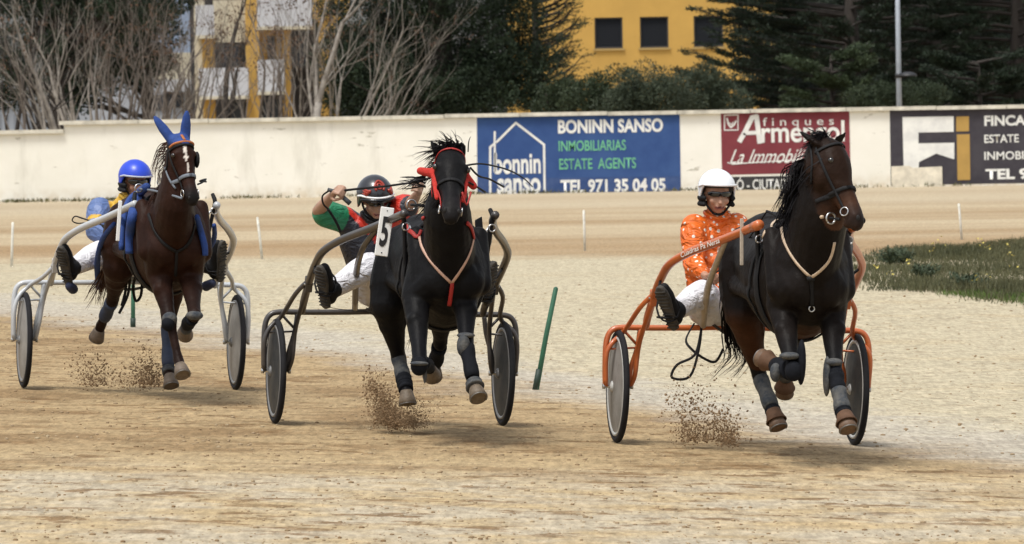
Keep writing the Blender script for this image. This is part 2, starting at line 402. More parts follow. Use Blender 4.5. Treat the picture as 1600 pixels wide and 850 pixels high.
mb.add([(a.x, WY-.03, 0), (b_.x, WY-.03, 0), (b_.x, WY-.03, b_.z+.06), (a.x+.5, WY-.03, b_.z+.04), (a.x+.42, WY-.03, b_.z+.09), (a.x, WY-.03, b_.z+.08)], [(0, 1, 2, 3, 4, 5)])
n0 = len(mb.v); mb.add([(x, WY-.002, z) for x, y, z in mb.v[:6]], [(5, 4, 3, 2, 1, 0)])
mb.f += [(i, i+6, (i+1) % 6+6, (i+1) % 6) for i in range(6)]
mb.build('plaster_patch', pm, wroot, False, woff)
# weeds at the foot of the wall
wd = leafmat('dry_weeds', (.045, .055, .02), (.17, .15, .07))
pp = []; dd = []
for (cx, n_, h) in [(30, 90, .12), (105, 260, .2), (180, 90, .12), (372, 60, .30), (432, 30, .1), (560, 30, .1), (740, 40, .15), (830, 30, .1), (1070, 50, .18), (1340, 40, .12), (1100, 20, .1)]+[(random.uniform(0, 1600), 7, .08) for _ in range(45)]:
    c = P(cx, 300, WY); spread = .9 if n_ > 150 and cx < 300 else .25
    for _ in range(n_):
        pp.append((c.x+random.gauss(0, spread), WY-.1-abs(random.gauss(0, .12)), .0)); dd.append((random.gauss(0, .4), random.gauss(0, .3), random.uniform(.4, 1)))
o = leaves('weeds', np.array(pp), np.array(dd), .10, .03, wd); tag(o, 'low dry weeds growing along the foot of the whitewashed wall', 'weeds', kind='stuff')
# ------------------------------------------------------------------ grass verge
def inpoly(x, y, p):
    c = False; j = len(p)-1
    for i in range(len(p)):
        if (p[i][1] > y) != (p[j][1] > y) and x < (p[j][0]-p[i][0])*(y-p[i][1])/(p[j][1]-p[i][1])+p[i][0]: c = not c
        j = i
    return c
gpoly = [(1332, 436), (1345, 408), (1390, 398), (1470, 388), (1600, 377), (1900, 365), (1900, 480), (1600, 453), (1450, 442), (1380, 437)]
def G(px, py):
    d = ray(px, py); t = -CAMP.z/d.z; return CAMP+d*t
gw = [tuple(G(x, y)[:2]) for x, y in gpoly]
gm = bpy.data.materials.new('verge'); 
pp = []; dd = []
x0, x1 = min(p[0] for p in gw), max(p[0] for p in gw); y0, y1 = min(p[1] for p in gw), max(p[1] for p in gw)
while len(pp) < 60000:
    x, y = random.uniform(x0, x1), random.uniform(y0, y1)
    jx = x+.35*math.sin(y*1.7)+random.gauss(0, .25)
    if inpoly(jx, y, gw) and (math.sin(x*1.3+y*.9)+math.sin(x*.7-y*.5+2)+random.uniform(-1.6, 2.2) > -.4):
        pp.append((x, y, gz(x, y)-.01)); dd.append((random.gauss(0, .35), random.gauss(0, .35), 1))
PP = np.array(pp); nn = (np.sin(PP[:, 0]*2.1+PP[:, 1]*.4)+np.sin(PP[:, 1]*.9-PP[:, 0]*1.1+1))[:, None]
o = leaves('grass', PP, np.array(dd), .10+.03*nn, .011+0*nn, leafmat('grass_blades', (.028, .036, .015), (.135, .13, .065)))
tag(o, 'rough green grass verge beside the right side of the track', 'grass', kind='stuff')
# shorter bright green growth along the near edge, and a few darker weeds
pp = []; dd = []
while len(pp) < 26000:
    x, y = random.uniform(x0, x1), random.uniform(y0, y0+9)
    if inpoly(x+random.gauss(0, .15), y, gw): pp.append((x, y, gz(x, y)-.01)); dd.append((random.gauss(0, .5), random.gauss(0, .5), 1))
o = leaves('short_grass', np.array(pp), np.array(dd), .075, .010, leafmat('short_grass_blades', (.035, .065, .012), (.11, .17, .035)))
tag(o, 'short bright green grass along the near edge of the verge', 'grass', kind='stuff')
for i, (px, py, hh, lab) in enumerate([(1392, 408, .17, 'dark leafy weed standing at the left tip of the grass verge'), (1446, 428, .16, 'dark weed in the front middle of the grass verge'), (1412, 406, .18, 'bushy weed just right of the verge tip'), (1516, 440, .15, 'low weed near the lower right edge of the verge')]):
    g_ = G(px, py); pp = []; dd = []; root = thing('weed', lab, 'plant', Matrix.Translation((g_.x, g_.y, gz(g_.x, g_.y))), 'weeds on the verge'); mb = MB()
    for k in range(16):
        e = V((random.gauss(0, .11), random.gauss(0, .10), hh*random.uniform(.6, 1.1))); mb.tube([(0, 0, 0), e*.5+V((0, 0, .03)), e], [.006, .004, .002], 4)
        for q in range(46): t = random.uniform(.25, 1); pp.append(e*t+V((random.gauss(0, .02), random.gauss(0, .02), random.gauss(0, .02)))); dd.append((random.gauss(0, 1), random.gauss(0, 1), random.uniform(0, 1.5)))
    mb.build('stem', mat('weed_stem', (.06, .07, .03), .8), root); leaves('foliage', np.array(pp), np.array(dd), .05, .018, leafmat('weed_leaf', (.03, .05, .03), (.08, .10, .055)), root)
pp = []; dd = []
for _ in range(34):
    while True:
        x, y = random.uniform(x0, x1), random.uniform(y0, y1)
        if inpoly(x, y, gw): break
    for k in range(4): pp.append((x+random.gauss(0, .03), y, gz(x, y)+.13+random.gauss(0, .02))); dd.append((random.gauss(0, 1), random.gauss(0, 1), .4))
fl = leaves('wild_flowers', np.array(pp), np.array(dd), .035, .03, mat('yellow_petal', (.6, .5, .12), .7))
tag(fl, 'tiny yellow wild flowers scattered through the grass verge', 'flowers', kind='stuff')
# clods of sand on the track
mb = MB()
for _ in range(7000):
    y = 29+ (random.random()**1.3)*45; x = random.uniform(-.085, .085)*y
    if y > 47.6-3.1*x and random.random() < .55: continue
    r = min(.013, .0036*random.paretovariate(1.9))
    mb.ell((x, y, gz(x, y)+r*.2), (r*random.uniform(.8, 1.6), r, r*.7), None, 5, 3)
tag(mb.build('sand_clods', mat('clod', (.22, .145, .075), .95, col2=(.38, .30, .19), vs=.8), None, False), 'small clods and stones of kicked up sand lying on the track', 'clods', kind='stuff')
# ------------------------------------------------------------------ marker stakes
def stake(base, top, Y, name, label, m, r, grp, tip=None):
    b = P(*base, Y); t = P(*top, Y); b.z = gz(b.x, b.y); d = t-b
    mw = Matrix.Translation(b)
    root = thing(name, label, 'stake', mw, grp)
    mb = MB(); mb.tube([V((0, 0, -.05))-d*.02, d*.5, d*.985, d], [r, r*.95, r*.9, r*.35], 8); mb.build('pole', m, root)
    if tip: mb = MB(); mb.tube([V((0, 0, -.01)), d*.2], r*1.2, 8); mb.build('sleeve', tip, root)
wst = mat('white_stake_paint', (.62, .61, .55), .7, var=.25, vs=15)
for b_, t_, lb in [((18, 421), (20, 347), 'short white stake, leftmost of the track markers'), ((410, 406), (402, 339), 'short white stake leaning left between the chestnut horse and the middle horse'),
               ((914, 392), (912, 328), 'short white stake behind the track right of the middle horse'), ((1503, 374), (1498, 318), 'short white stake beyond the grass verge at the right')]:
    yb = b_[1]+(b_[0]-800)*.0175; stake(b_, t_, 20000/(yb-170), 'marker_stake', lb, wst, .018, 'white stakes marking the track')
gst = mat('green_stake_paint', (.02, .10, .055), .6, var=.3, vs=10); gst2 = mat('dark_stake_paint', (.012, .03, .02), .6, var=.3, vs=10)
stake((836, 608), (869, 448), 45.6, 'marker_stake', 'tall green stake leaning right between the middle and leading sulkies', gst, .019, 'green stakes along the gravel line', gst2)
stake((208, 521), (208, 440), 57, 'marker_stake', 'green stake standing behind the chestnut horse', gst, .02, 'green stakes along the gravel line', gst2)
# ------------------------------------------------------------------ buildings behind the wall
def pbox(mb, x0, x1, y0, y1, Y, depth, flat=True):
    """a box whose front face spans these picture columns/rows at distance Y (upright, level)"""
    a = P(x0, y1, Y); b = P(x1, y0+ (0), Y); zc0 = P((x0+x1)/2, y1, Y).z; zc1 = P((x0+x1)/2, y0, Y).z
    mb.box(((a.x+b.x)/2, Y+depth/2, (zc0+zc1)/2), (abs(b.x-a.x)/2, depth/2, abs(zc1-zc0)/2))
def part(name, m, parent, off, boxes, smooth=False):
    mb = MB()
    for bx in boxes: pbox(mb, *bx)
    return mb.build(name, m, parent, smooth, off)
ym = mat('yellow_render', (.46, .28, .068), .9, var=.12, vs=.5, bump=.1, bs=6)
shm = mat('dark_shutter', (.010, .012, .016), .7, spec=.15); frm = mat('shutter_frame', (.05, .045, .04), .6)
sillm = mat('sill_stone', (.34, .24, .09), .8)
YB = 222
bx = P(1000, 100, YB).x
root = thing('yellow_building', 'yellow rendered building with dark shuttered square windows behind the conifers', 'building', Matrix.Translation((bx, YB, 0))); off = V((-bx, -YB, 0))
mb = MB(); l = P(790, 0, YB).x; r_ = P(1275, 0, YB).x
# wall with recessed window openings (strips round the openings)
wins = [(929, 973, 28, 76), (1000, 1044.5, 26.5, 74.5), (1084, 1130, 24, 71.5), (1212, 1257, 21, 69)]
z0 = P(1000, 75, YB).z; z1 = P(1000, 26.5, YB).z; H = 9.5
def wbox(x0, x1, za, zb, y0=YB, d=.35): mb.box(((x0+x1)/2, y0+d/2, (za+zb)/2), ((x1-x0)/2, d/2, (zb-za)/2))
wbox(l, r_, 0, z0); wbox(l, r_, z1, H)
cur = l; wx = [(P(a, 50, YB).x, P(b, 50, YB).x) for a, b, _, _ in wins]
for a, b in wx: wbox(cur, a, z0, z1); cur = b
wbox(cur, r_, z0, z1); mb.box(((l+r_)/2, YB+5, H/2), ((r_-l)/2-.01, 4.6, H/2-.01))
mb.build('wall', ym, root, False, off)
mb = MB(); wbox(l-.2, r_+.2, H, H+.2, YB-.2, 11); mb.build('roof', sillm, root, False, off)
for a, b in wx:
    mb = MB(); wbox(a, b, z0, z0+.05, YB+.06, .06); wbox(a, b, z1-.05, z1, YB+.06, .06); wbox(a, a+.05, z0+.05, z1-.05, YB+.06, .06); wbox(b-.05, b, z0+.05, z1-.05, YB+.06, .06)
    fr = mb.build('window', frm, root, False, off)
    mb = MB()
    for k in range(11):
        zz = z0+.05+(z1-z0-.1)*(k+.5)/11; mb.box(((a+b)/2, YB+.12, zz), ((b-a)/2-.05, .012, .044), Matrix.Rotation(R(-14), 3, 'X'))
    mb.build('shutter', shm, fr, False)
    mb = MB(); wbox(a-.06, b+.06, z0-.07, z0-.003, YB-.07, .14); mb.build('sill', sillm, fr, False)
# apartment block on the left
YA = 225; ax = P(400, 100, YA).x; off = V((-ax, -YA, 0))
root = thing('apartment_block', 'yellow and white apartment block with balconies seen through the bare trees', 'building', Matrix.Translation((ax, YA, 0)))
wh = mat('white_balcony_paint', (.42, .43, .46), .8, var=.08, vs=.8); cream = mat('cream_render', (.48, .44, .34), .9, var=.1, vs=.7)
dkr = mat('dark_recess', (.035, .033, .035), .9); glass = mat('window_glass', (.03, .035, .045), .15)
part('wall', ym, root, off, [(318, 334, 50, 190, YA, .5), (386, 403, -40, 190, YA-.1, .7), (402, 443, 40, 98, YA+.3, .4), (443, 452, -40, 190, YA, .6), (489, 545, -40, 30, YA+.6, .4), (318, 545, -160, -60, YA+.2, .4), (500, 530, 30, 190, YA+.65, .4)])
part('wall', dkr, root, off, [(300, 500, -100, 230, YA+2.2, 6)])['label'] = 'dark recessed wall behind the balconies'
part('wall', cream, root, off, [(334, 386, 0, 66, YA+.5, .3), (306, 318, -60, 190, YA+.4, .3)])['label'] = 'cream rendered bay'
for i, bxx in enumerate([(402, 486, -30, 41, YA-1.1, .12), (311, 388, 106, 150, YA-1.1, .12), (403, 443, 93, 143, YA-1.0, .12), (306, 334, 8, 55, YA-1.0, .12)]):
    bal = part('balcony', wh, root, off, [bxx]); part('slab', cream, bal, None, [(bxx[0]-1, bxx[1]+1, bxx[3], bxx[3]+5, YA-1.15, 3.0)])
for x0, x1, y0, y1 in [(420, 428, 58, 94), (345, 372, 72, 104), (455, 480, 60, 104), (352, 380, 160, 190), (412, 436, 155, 190)]:
    f = part('window', frm, root, off, [(x0-2, x1+2, y0-2, y1+2, YA+.27, .05)]); part('pane', glass, f, None, [(x0, x1, y0, y1, YA+.25, .015)])
# grey block with a sloping glazed roof, further left
YG = 232; ax = P(280, 100, YG).x; off = V((-ax, -YG, 0))
root = thing('grey_building', 'grey and cream building with blue grey glazed roof left of the apartment block', 'building', Matrix.Translation((ax, YG, 0)))
gl = mat('blue_grey_glazing', (.12, .15, .20), .35, var=.2, vs=.6)
part('wall', cream, root, off, [(268, 320, 82, 124, YG, .5), (240, 268, 86, 124, YG+.1, .5)])
part('wall', mat('grey_render', (.30, .32, .36), .85, var=.1, vs=.7), root, off, [(90, 322, 124, 230, YG+.2, 5)])['label'] = 'grey rendered lower storey'
part('parapet', wh, root, off, [(254, 314, 124, 143, YG-.2, .3)])
mb = MB(); a = P(236, 84, YG); b = P(322, 84, YG); z2 = P(280, -40, YG).z
mb.add([(a.x, YG, a.z), (b.x, YG, a.z), (b.x, YG+5, z2), (a.x, YG+5, z2), (a.x, YG+5, a.z), (b.x, YG+5, a.z)], [(0, 1, 2, 3), (1, 5, 2), (0, 3, 4), (0, 4, 5, 1), (3, 2, 5, 4)])
mb.build('roof', gl, root, False, off)
for x0, x1, y0, y1 in [(262, 284, 148, 166), (292, 314, 150, 172), (240, 256, 150, 170)]:
    f = part('window', frm, root, off, [(x0-2, x1+2, y0-2, y1+2, YG+.15, .04)]); part('pane', glass, f, None, [(x0, x1, y0, y1, YG+.12, .015)])
YS = 190; ax = P(30, 160, YS).x; off = V((-ax, -YS, 0))
root = thing('shed', 'low pale grey shed behind the lower end of the wall', 'shed', Matrix.Translation((ax, YS, 0)))
part('wall', mat('shed_grey', (.30, .33, .38), .7, var=.12, vs=1), root, off, [(-80, 92, 140, 240, YS, 4)])
part('roof', mat('shed_roof', (.16, .16, .17), .7), root, off, [(-84, 96, 134, 140, YS-.3, 4.6)])
mb = MB()
for k in range(14):
    p = P(-70+k*11.6, 180, YS); mb.box((p.x, YS-.015, 1.1), (.03, .012, 1.0))
mb.build('cladding_rib', mat('shed_rib', (.22, .24, .28), .7), root, False, off)
# ------------------------------------------------------------------ trees
bark = mat('bare_bark', (.155, .13, .11), .9, col2=(.10, .08, .065), vs=5, bump=.5, bs=20)
bark2 = mat('pale_bark', (.30, .27, .235), .9, col2=(.15, .13, .11), vs=5, bump=.4, bs=20)
barkd = mat('dark_bark', (.028, .022, .018), .95, var=.3, vs=6)
dead = leafmat('dead_leaves', (.055, .03, .018), (.13, .075, .045))
def branch(mb, p, d, ln, r, lev, maxlev, tips, up=.25, wig=.28, n=6, split=(2, 3), sh=.74):
    pts = [p]; rs = [r]; q = p.copy(); dd = d.copy(); k = 5
    for i in range(k):
        dd = (dd + V((random.gauss(0, wig), random.gauss(0, wig), random.gauss(0, wig)+up*.25))*.5).normalized()
        q = q+dd*ln/k; pts.append(q.copy()); rs.append(r*(1-.38*(i+1)/k))
    mb.tube(pts, rs, n if lev < 2 else 4, cap=False)
    if lev >= maxlev: tips.append((pts[-1], dd)); tips.append((pts[3], dd)); return
    for c in range(random.randint(*split)+(1 if lev == 0 else 0)):
        at = 5 if c == 0 else random.choice((2, 3, 4, 5)); ang = random.uniform(.2, .7)
        ax = dd.orthogonal().normalized(); ax.rotate(Matrix.Rotation(random.uniform(0, 6.28), 3, dd))
        nd = (dd*math.cos(ang)+ax*math.sin(ang)).normalized()
        branch(mb, pts[at].copy(), nd, ln*random.uniform(.5, .8), rs[at]*random.uniform(.6, .85)*(.96 if c == 0 else .8), lev+1, maxlev, tips, up, wig, n, split, sh)
def bare_tree(px, Y, stems, label, m, seed, nl=0, h=1.6, lean=0, r=.09, maxlev=4, droop=.45):
    h *= .8; nl = int(nl*.25); maxlev = 4; stems = max(1, stems-1); r *= .80; random.seed(seed); c = P(px, 200, Y); root = thing('bare_tree', label, 'tree', Matrix.Translation((c.x, Y, 0)), 'bare trees behind the wall')
    mt = MB(); mbb = MB(); tips = []
    for s in range(stems):
        a = random.uniform(0, 6.28) if stems > 1 else 0; t = random.uniform(.1, .38) if stems > 1 else .05
        d = V((math.cos(a)*t+lean, math.sin(a)*t*.6, 1)).normalized(); p = V((math.cos(a)*.1, math.sin(a)*.1, 0))
        rr = r*random.uniform(.75, 1.1); top = p+d*h
        mt.tube([p, p+d*h*.35+V((random.gauss(0, .04), 0, 0)), p+d*h*.7+V((random.gauss(0, .05), 0, 0)), top], [rr*1.25, rr*1.1, rr, rr*.93], 8)
        for k in range(3):
            ax = V((random.gauss(0, 1), random.gauss(0, .7), 0)); nd = (d+ax*.38*(k > 0)+V((lean, 0, 0))).normalized()
            branch(mbb, top-d*.25*k*h, nd, random.uniform(1.6, 2.3), rr*(.8, .6, .5)[k], 1, maxlev, tips, droop, .17)
    mt.build('trunk', m, root); mbb.build('limbs', m, root)
    if nl and tips:
        pp = []; dd = []
        for _ in range(nl):
            t, d = random.choice(tips)
            for k in range(7): pp.append(t+V((random.gauss(0, .06), random.gauss(0, .06), random.gauss(0, .06)))); dd.append((random.gauss(0, 1), random.gauss(0, 1), random.gauss(-.5, 1)))
        leaves('dead_leaves', np.array(pp), np.array(dd), .075, .045, dead, root)
T = bare_tree
T(18, 158, 2, 'dark bare tree at the left edge behind the lower wall', barkd, 3, 30, 1.7, -.05, .11)
T(62, 162, 2, 'dark trunked bare tree beside the shed', barkd, 12, 20, 2.0, -.1, .13)
T(100, 156, 2, 'bare tree leaning left just behind the step in the wall', bark2, 5, 25, 1.6, -.22, .10)
T(128, 160, 3, 'many stemmed bare tree with pale upper branches behind the step in the wall', bark2, 8, 30, 1.5, -.12, .10)
T(175, 157, 4, 'bare multi stemmed tree behind the wall above the blue helmet', bark, 21, 60, 1.3, .05, .08)
T(225, 161, 3, 'thin stemmed bare tree behind the blue eared horse', bark, 14, 90, 1.4, .0, .075)
T(262, 156, 4, 'tangle of thin bare stems to the right of the blue eared horse', bark, 16, 60, 1.2, .1, .06)
T(312, 159, 3, 'slender bare tree before the cream building', bark, 17, 110, 1.3, -.05, .065)
T(340, 163, 1, 'single dark trunk in front of the apartment block', barkd, 19, 140, 2.6, .0, .12)
T(395, 158, 3, 'bare tree hung with brown dead leaves in front of the balconies', bark, 31, 190, 1.3, .05, .06)
T(440, 161, 3, 'brown leaved bare tree at the right of the balconies', bark, 23, 220, 1.4, .0, .06)
T(482, 155, 1, 'thick pale grey trunk standing beside the apartment block', bark2, 25, 120, 2.8, .02, .13)
T(512, 156, 4, 'pale bare tree fanning out before the dense evergreen', bark2, 27, 70, 1.3, .08, .07)
T(535, 157, 3, 'pale bare tree with long branches reaching right across the evergreen', bark2, 42, 60, 1.2, .38, .06)
for k, (px, lab, m_, sd, ln_) in enumerate([(45, 'slender bare tree right of the dark trunks by the shed', bark, 61, -.1), (85, 'bare tree whose pale limbs cross above the step in the wall', bark2, 62, -.2), (150, 'bare tree with ash grey limbs left of the blue helmet', bark2, 63, -.15), (200, 'bare tree with upright twigs above the blue helmet', bark, 64, .1),
    (245, 'grey bare tree rising right behind the blue ears', bark2, 65, .12), (285, 'bare tree of fine upright stems before the grey building', bark, 66, 0), (365, 'bare tree with crooked limbs before the white balcony', bark, 67, -.1), (420, 'bare tree with long thin limbs left of the thick grey trunk', bark, 68, .1), (462, 'bare tree brushing the thick grey trunk', bark2, 69, -.05), (560, 'last bare tree on the right, its thin limbs against the evergreen', bark2, 70, .2)]):
    T(px, 154.5+k*.9, 2, lab, m_, sd, 60, 1.05, ln_, .055)
random.seed(11)
def crown_pts(blobs, n, shell=.55):
    """points in the outer shell of uneven clumps gathered round each blob; outward directions"""
    pos = []; dirs = []; tot = sum(b[1][0]*b[1][2] for b in blobs)
    for c, r in blobs:
        c = np.array(c); r = np.array(r); m_ = int(n*(r[0]*r[2])/tot); nc = max(34, int(30*r[0]*r[2]/1.2)); per = m_//nc
        for k in range(nc):
            u = rng.normal(size=3); u /= np.linalg.norm(u); rad = rng.uniform(.35, 1.0)**.5
            cc = c+u*r*rad; cr = rng.uniform(.16, .36)*min(r)*1.1+.08
            v = rng.normal(size=(per, 3)); v /= np.linalg.norm(v, axis=1, keepdims=True)
            rr = rng.uniform(shell, 1.12, (per, 1))**.8
            pos.append(cc+v*rr*cr*np.array([1.15, 1.15, .9])); dirs.append(v+rng.normal(size=(per, 3))*.5+np.array([0, 0, .25]))
    return np.concatenate(pos), np.concatenate(dirs)
def evergreen(px, Y, blobs_px, label, name, m, n, ln=.11, wd=.05, group=None, trunk_r=.22, H=5, cat='tree', limbs=5, bk=None):
    c = P(px, 200, Y); root = thing(name, label, cat, Matrix.Translation((c.x, Y, 0)), group)
    blobs = []
    for (bxp, byp, rx, rz, dy) in blobs_px:
        q = P(bxp, byp, Y); s = FPX/Y; blobs.append(((q.x-c.x, dy, q.z), (rx/s, max(rx, rz)/s*.8, rz/s)))
    mb = MB(); mb.tube([(0, 0, 0), (.05, 0, H*.35), (-.03, .05, H*.7), (.05, 0, H)], [trunk_r*1.2, trunk_r, trunk_r*.75, trunk_r*.4], 9); mb.build('trunk', bk or barkd, root)
    mb = MB()
    for b, r_ in blobs:
        for k in range(limbs):
            z = min(b[2]-r_[2]*.3, H*.9)*random.uniform(.5, .95); e = V(b)+V((random.gauss(0, r_[0]*.4), random.gauss(0, r_[1]*.4), random.gauss(0, r_[2]*.4)))
            z = max(z, .15); mid = V((e.x*.45, e.y*.45, (z+e.z)/2+.1)); mb.tube([(0, 0, z), mid, e], [.05, .035, .012], 5, smooth=3)
    mb.build('limbs', bk or barkd, root)
    p, d = crown_pts(blobs, n); leaves('crown', p, d, ln, wd, m, root); return root
dg = leafmat('dense_foliage', (.006, .012, .006), (.030, .048, .022))
E = evergreen
E(90, 172, [(40, 60, 75, 70, 0), (130, 20, 90, 60, 1), (10, 130, 40, 40, .5), (210, -10, 90, 55, 0), (60, -70, 120, 80, 0), (290, -40, 60, 40, 0)], 'dark evergreen tree behind the bare trees at the left', 'evergreen_tree', leafmat('left_foliage', (.006, .013, .007), (.026, .045, .022)), 42000, .12, .05)
E(690, 163, [(600, 90, 85, 85, 0), (700, 60, 100, 95, .6), (790, 70, 75, 90, 0), (640, 150, 110, 50, -.6), (760, 150, 100, 50, -.4), (840, 130, 30, 50, 0), (560, 150, 60, 45, 0), (560, 30, 60, 60, .8), (700, -60, 150, 90, 0), (545, 100, 40, 60, .5)],
  'huge dense dark evergreen tree filling the middle behind the wall', 'evergreen_tree', dg, 150000, .085, .04, trunk_r=.35, H=7)
ol = leafmat('olive_foliage', (.012, .020, .010), (.075, .095, .06)); ol2 = leafmat('shrub_foliage', (.010, .018, .008), (.050, .070, .034))
E(930, 158, [(915, 160, 40, 30, 0), (960, 145, 45, 35, 0)], 'low dark green shrub at the foot of the yellow building', 'shrub', ol2, 14000, .08, .03, 'shrubs behind the wall', .06, 1.4, 'shrub')
E(1010, 157, [(1000, 140, 50, 34, 0), (1040, 150, 50, 32, -.2), (975, 165, 40, 25, -.2)], 'grey green olive shrub behind the blue advert', 'shrub', ol, 20000, .09, .024, 'shrubs behind the wall', .07, 1.5, 'shrub')
E(1110, 158, [(1095, 140, 45, 34, 0), (1130, 155, 45, 28, 0), (1070, 155, 30, 30, 0)], 'silvery olive shrub behind the gap between blue and maroon adverts', 'shrub', ol, 18000, .09, .024, 'shrubs behind the wall', .07, 1.5, 'shrub')
E(1395, 156, [(1370, 152, 45, 20, 0), (1430, 150, 50, 18, 0)], 'low grey green shrub around the foot of the lamp post', 'shrub', ol2, 16000, .07, .022, 'shrubs behind the wall', .05, 1.3, 'shrub')
E(865, 159, [(868, 160, 32, 30, 0), (890, 150, 28, 26, 0)], 'small shrub between the dense evergreen and the yellow building', 'shrub', ol2, 9000, .07, .03, 'shrubs behind the wall', .05, 1.3, 'shrub')
E(1420, 194, [(1250, 90, 90, 110, 0), (1350, 60, 120, 130, 0), (1480, 80, 120, 140, .5), (1610, 60, 110, 130, 0), (1300, 150, 90, 60, -.5), (1540, 150, 110, 60, 0)], 'far dark evergreen tree closing the view between the cypresses', 'evergreen_tree', leafmat('far_foliage', (.005, .010, .006), (.02, .034, .017)), 90000, .13, .06, trunk_r=.3, H=7)
E(230, 186, [(140, 100, 60, 60, 0), (215, 60, 60, 70, .4), (170, 10, 90, 60, 0), (100, 150, 50, 40, 0)], 'dark evergreen tree seen through the bare branches left of the grey building', 'evergreen_tree', leafmat('far_left_foliage', (.006, .012, .007), (.022, .038, .02)), 30000, .13, .06, trunk_r=.2, H=6)
# layered cypresses
def cypress(px, Y, H, L, label, m, seed, nlimb=44, z0=.5, azr=None, dens=1.0, sag=.25, trunk_r=.2, per=1.0, taper=.3):
    rs = random.Random(seed); c = P(px, 200, Y); root = thing('cypress_tree', label, 'tree', Matrix.Translation((c.x, Y, 0)), 'cypress trees behind the wall')
    mb = MB(); mb.tube([(0, 0, 0), (.04, 0, H*.5), (0, 0, H)], [trunk_r*1.2, trunk_r*.8, .03], 8); mb.build('trunk', barkd, root)
    mb = MB(); pos = []; dirs = []
    for i in range(nlimb):
        z = z0+(H-z0)*i/nlimb+rs.uniform(-.08, .08); az = rs.choice(azr)+rs.gauss(0, .35) if azr else rs.uniform(0, 6.283)
        l = L*(1-taper*(z/H)**1.5)*rs.uniform(.65, 1.1)
        d = V((math.cos(az), math.sin(az), 0)); pts = []
        for k in range(6):
            t = k/5; pts.append(V((0, 0, z))+d*l*t+V((0, 0, l*(.16*t-sag*t*t+.16*t**4)))+V((rs.gauss(0, .04), rs.gauss(0, .04), rs.gauss(0, .03)))*t)
        mb.tube(pts, [.05, .042, .034, .026, .018, .008], 5, cap=False)
        # flat sprays along the limb
        for s in range(int(10*per)):
            t = rs.uniform(.22, 1.0)**.8; k = min(4, int(t*5)); f = t*5-k; b = pts[k].lerp(pts[k+1], f)
            sd_ = V((-d.y, d.x, 0))*rs.choice((-1, 1)); out = (d*rs.uniform(.4, 1)+sd_*rs.uniform(.0, .9)*(1.1-t)+V((0, 0, rs.uniform(-.05, .22)))).normalized()
            sl_ = rs.uniform(.25, .55)*(1.15-.4*t); q = b+out*sl_; mb.tube([b, q], [.012, .004], 3, cap=False)
            n_ = int(58*dens*sl_/.4); u = rng.uniform(0, 1, (n_, 1)); B = np.array(b); O = np.array(out)
            wdt = .10*(1.15-u*.8)
            pp = B+O*sl_*u*1.08+rng.normal(size=(n_, 3))*wdt*np.array([1, 1, .38]); pos.append(pp)
            dirs.append(O+rng.normal(size=(n_, 3))*.45+np.array([0, 0, .3]))
    mb.build('limbs', barkd, root); leaves('crown', np.concatenate(pos), np.concatenate(dirs), .085, .026, m, root); return root
cy = leafmat('cypress_foliage', (.005, .010, .006), (.022, .037, .018)); cy2 = leafmat('light_cypress_foliage', (.014, .024, .010), (.055, .078, .035))
cypress(1330, 166, 6.6, 4.2, 'broad dark cypress whose layered branches reach left over the yellow building', cy, 4, 84, .5, [3.14, 3.0, 3.4, 0, -1.2, -1.9, 2.4, -.6], 1.5, .12, .3, 2.2, .10)
cypress(1460, 172, 7, 3.6, 'dark layered cypress behind the lamp post', cy, 9, 90, .4, None, 1.5, .2, .25, 2.2, .10)
cypress(1590, 165, 7, 3.2, 'dark cypress at the right edge with drooping layered branches', cy, 15, 90, .4, None, 1.5, .22, .25, 2.2, .10)
cypress(1400, 178, 7, 3.4, 'dark cypress filling the gap behind the lamp post', cy, 52, 80, .4, None, 1.5, .15, .2, 2.2, .10)
cypress(1540, 180, 7, 3.4, 'dark cypress farthest back near the right edge', cy, 53, 80, .4, None, 1.5, .15, .2, 2.2, .10)
cypress(1235, 175, 4.6, 2.0, 'smaller cypress standing behind the maroon advert', cy, 22, 60, .3, None, 1.5, .1, .15, 2.0, .35)
cypress(1300, 160, 3.2, 1.6, 'lighter green bushy young cypress behind the leading horse', cy2, 26, 40, .3, None, 1.3, .0, .1, 2.0, .5)
cypress(1530, 160, 3.0, 2.0, 'young cypress behind the charcoal advert', cy, 28, 44, .3, None, 1.3, .05, .1, 2.0, .4)
cypress(838, 168, 6, 1.25, 'thin cypress with sparse twiggy branches beside the yellow building', mat('thin', (.02,.03,.015), .8) and cy2, 33, 44, .8, [0, .3, -.3, .6], .28, -.25, .14, .9, .05)
# ------------------------------------------------------------------ lamp post
b = P(1405, 165, 154); root = thing('lamp_post', 'thin grey metal lamp post rising behind the wall in front of the dark cypresses', 'lamp post', Matrix.Translation((b.x, 154, 0)))
pm_ = mat('galvanised_pole', (.33, .36, .40), .45, metal=.3, var=.1, vs=6); bkm = mat('black_lamp_metal', (.015, .015, .017), .5)
mb = MB(); mb.tube([(0, 0, 0), (0, 0, 3), (0, 0, 6.5)], [.075, .062, .05], 12); mb.build('pole', pm_, root)
mb = MB(); mb.tube([(0, 0, 6.4), (.0, 0, 6.7), (.5, -.2, 6.9), (.9, -.4, 6.9)], .03, 8, smooth=4); mb.box((1.05, -.45, 6.9), (.22, .1, .05)); mb.build('lamp_head', pm_, root)
z = P(1415, 118, 154).z; mb = MB(); mb.tube([(0, 0, z-.02), (.2, -.03, z)], .014, 6); mb.tube([(0, 0, z-.05), (0, 0, z+.05)], .085, 10); mb.build('bracket', bkm, root)
mb = MB(); secs = []
for k in range(7):
    a = k/6*math.pi/2; secs.append(((.22, -.03, z-.02+.11*math.sin(a)), V((.22*math.cos(a)+.002, 0, 0)), V((0, .22*math.cos(a)+.002, 0))))
mb.ring(secs, 16); mb.build('lamp_shade', bkm, root)
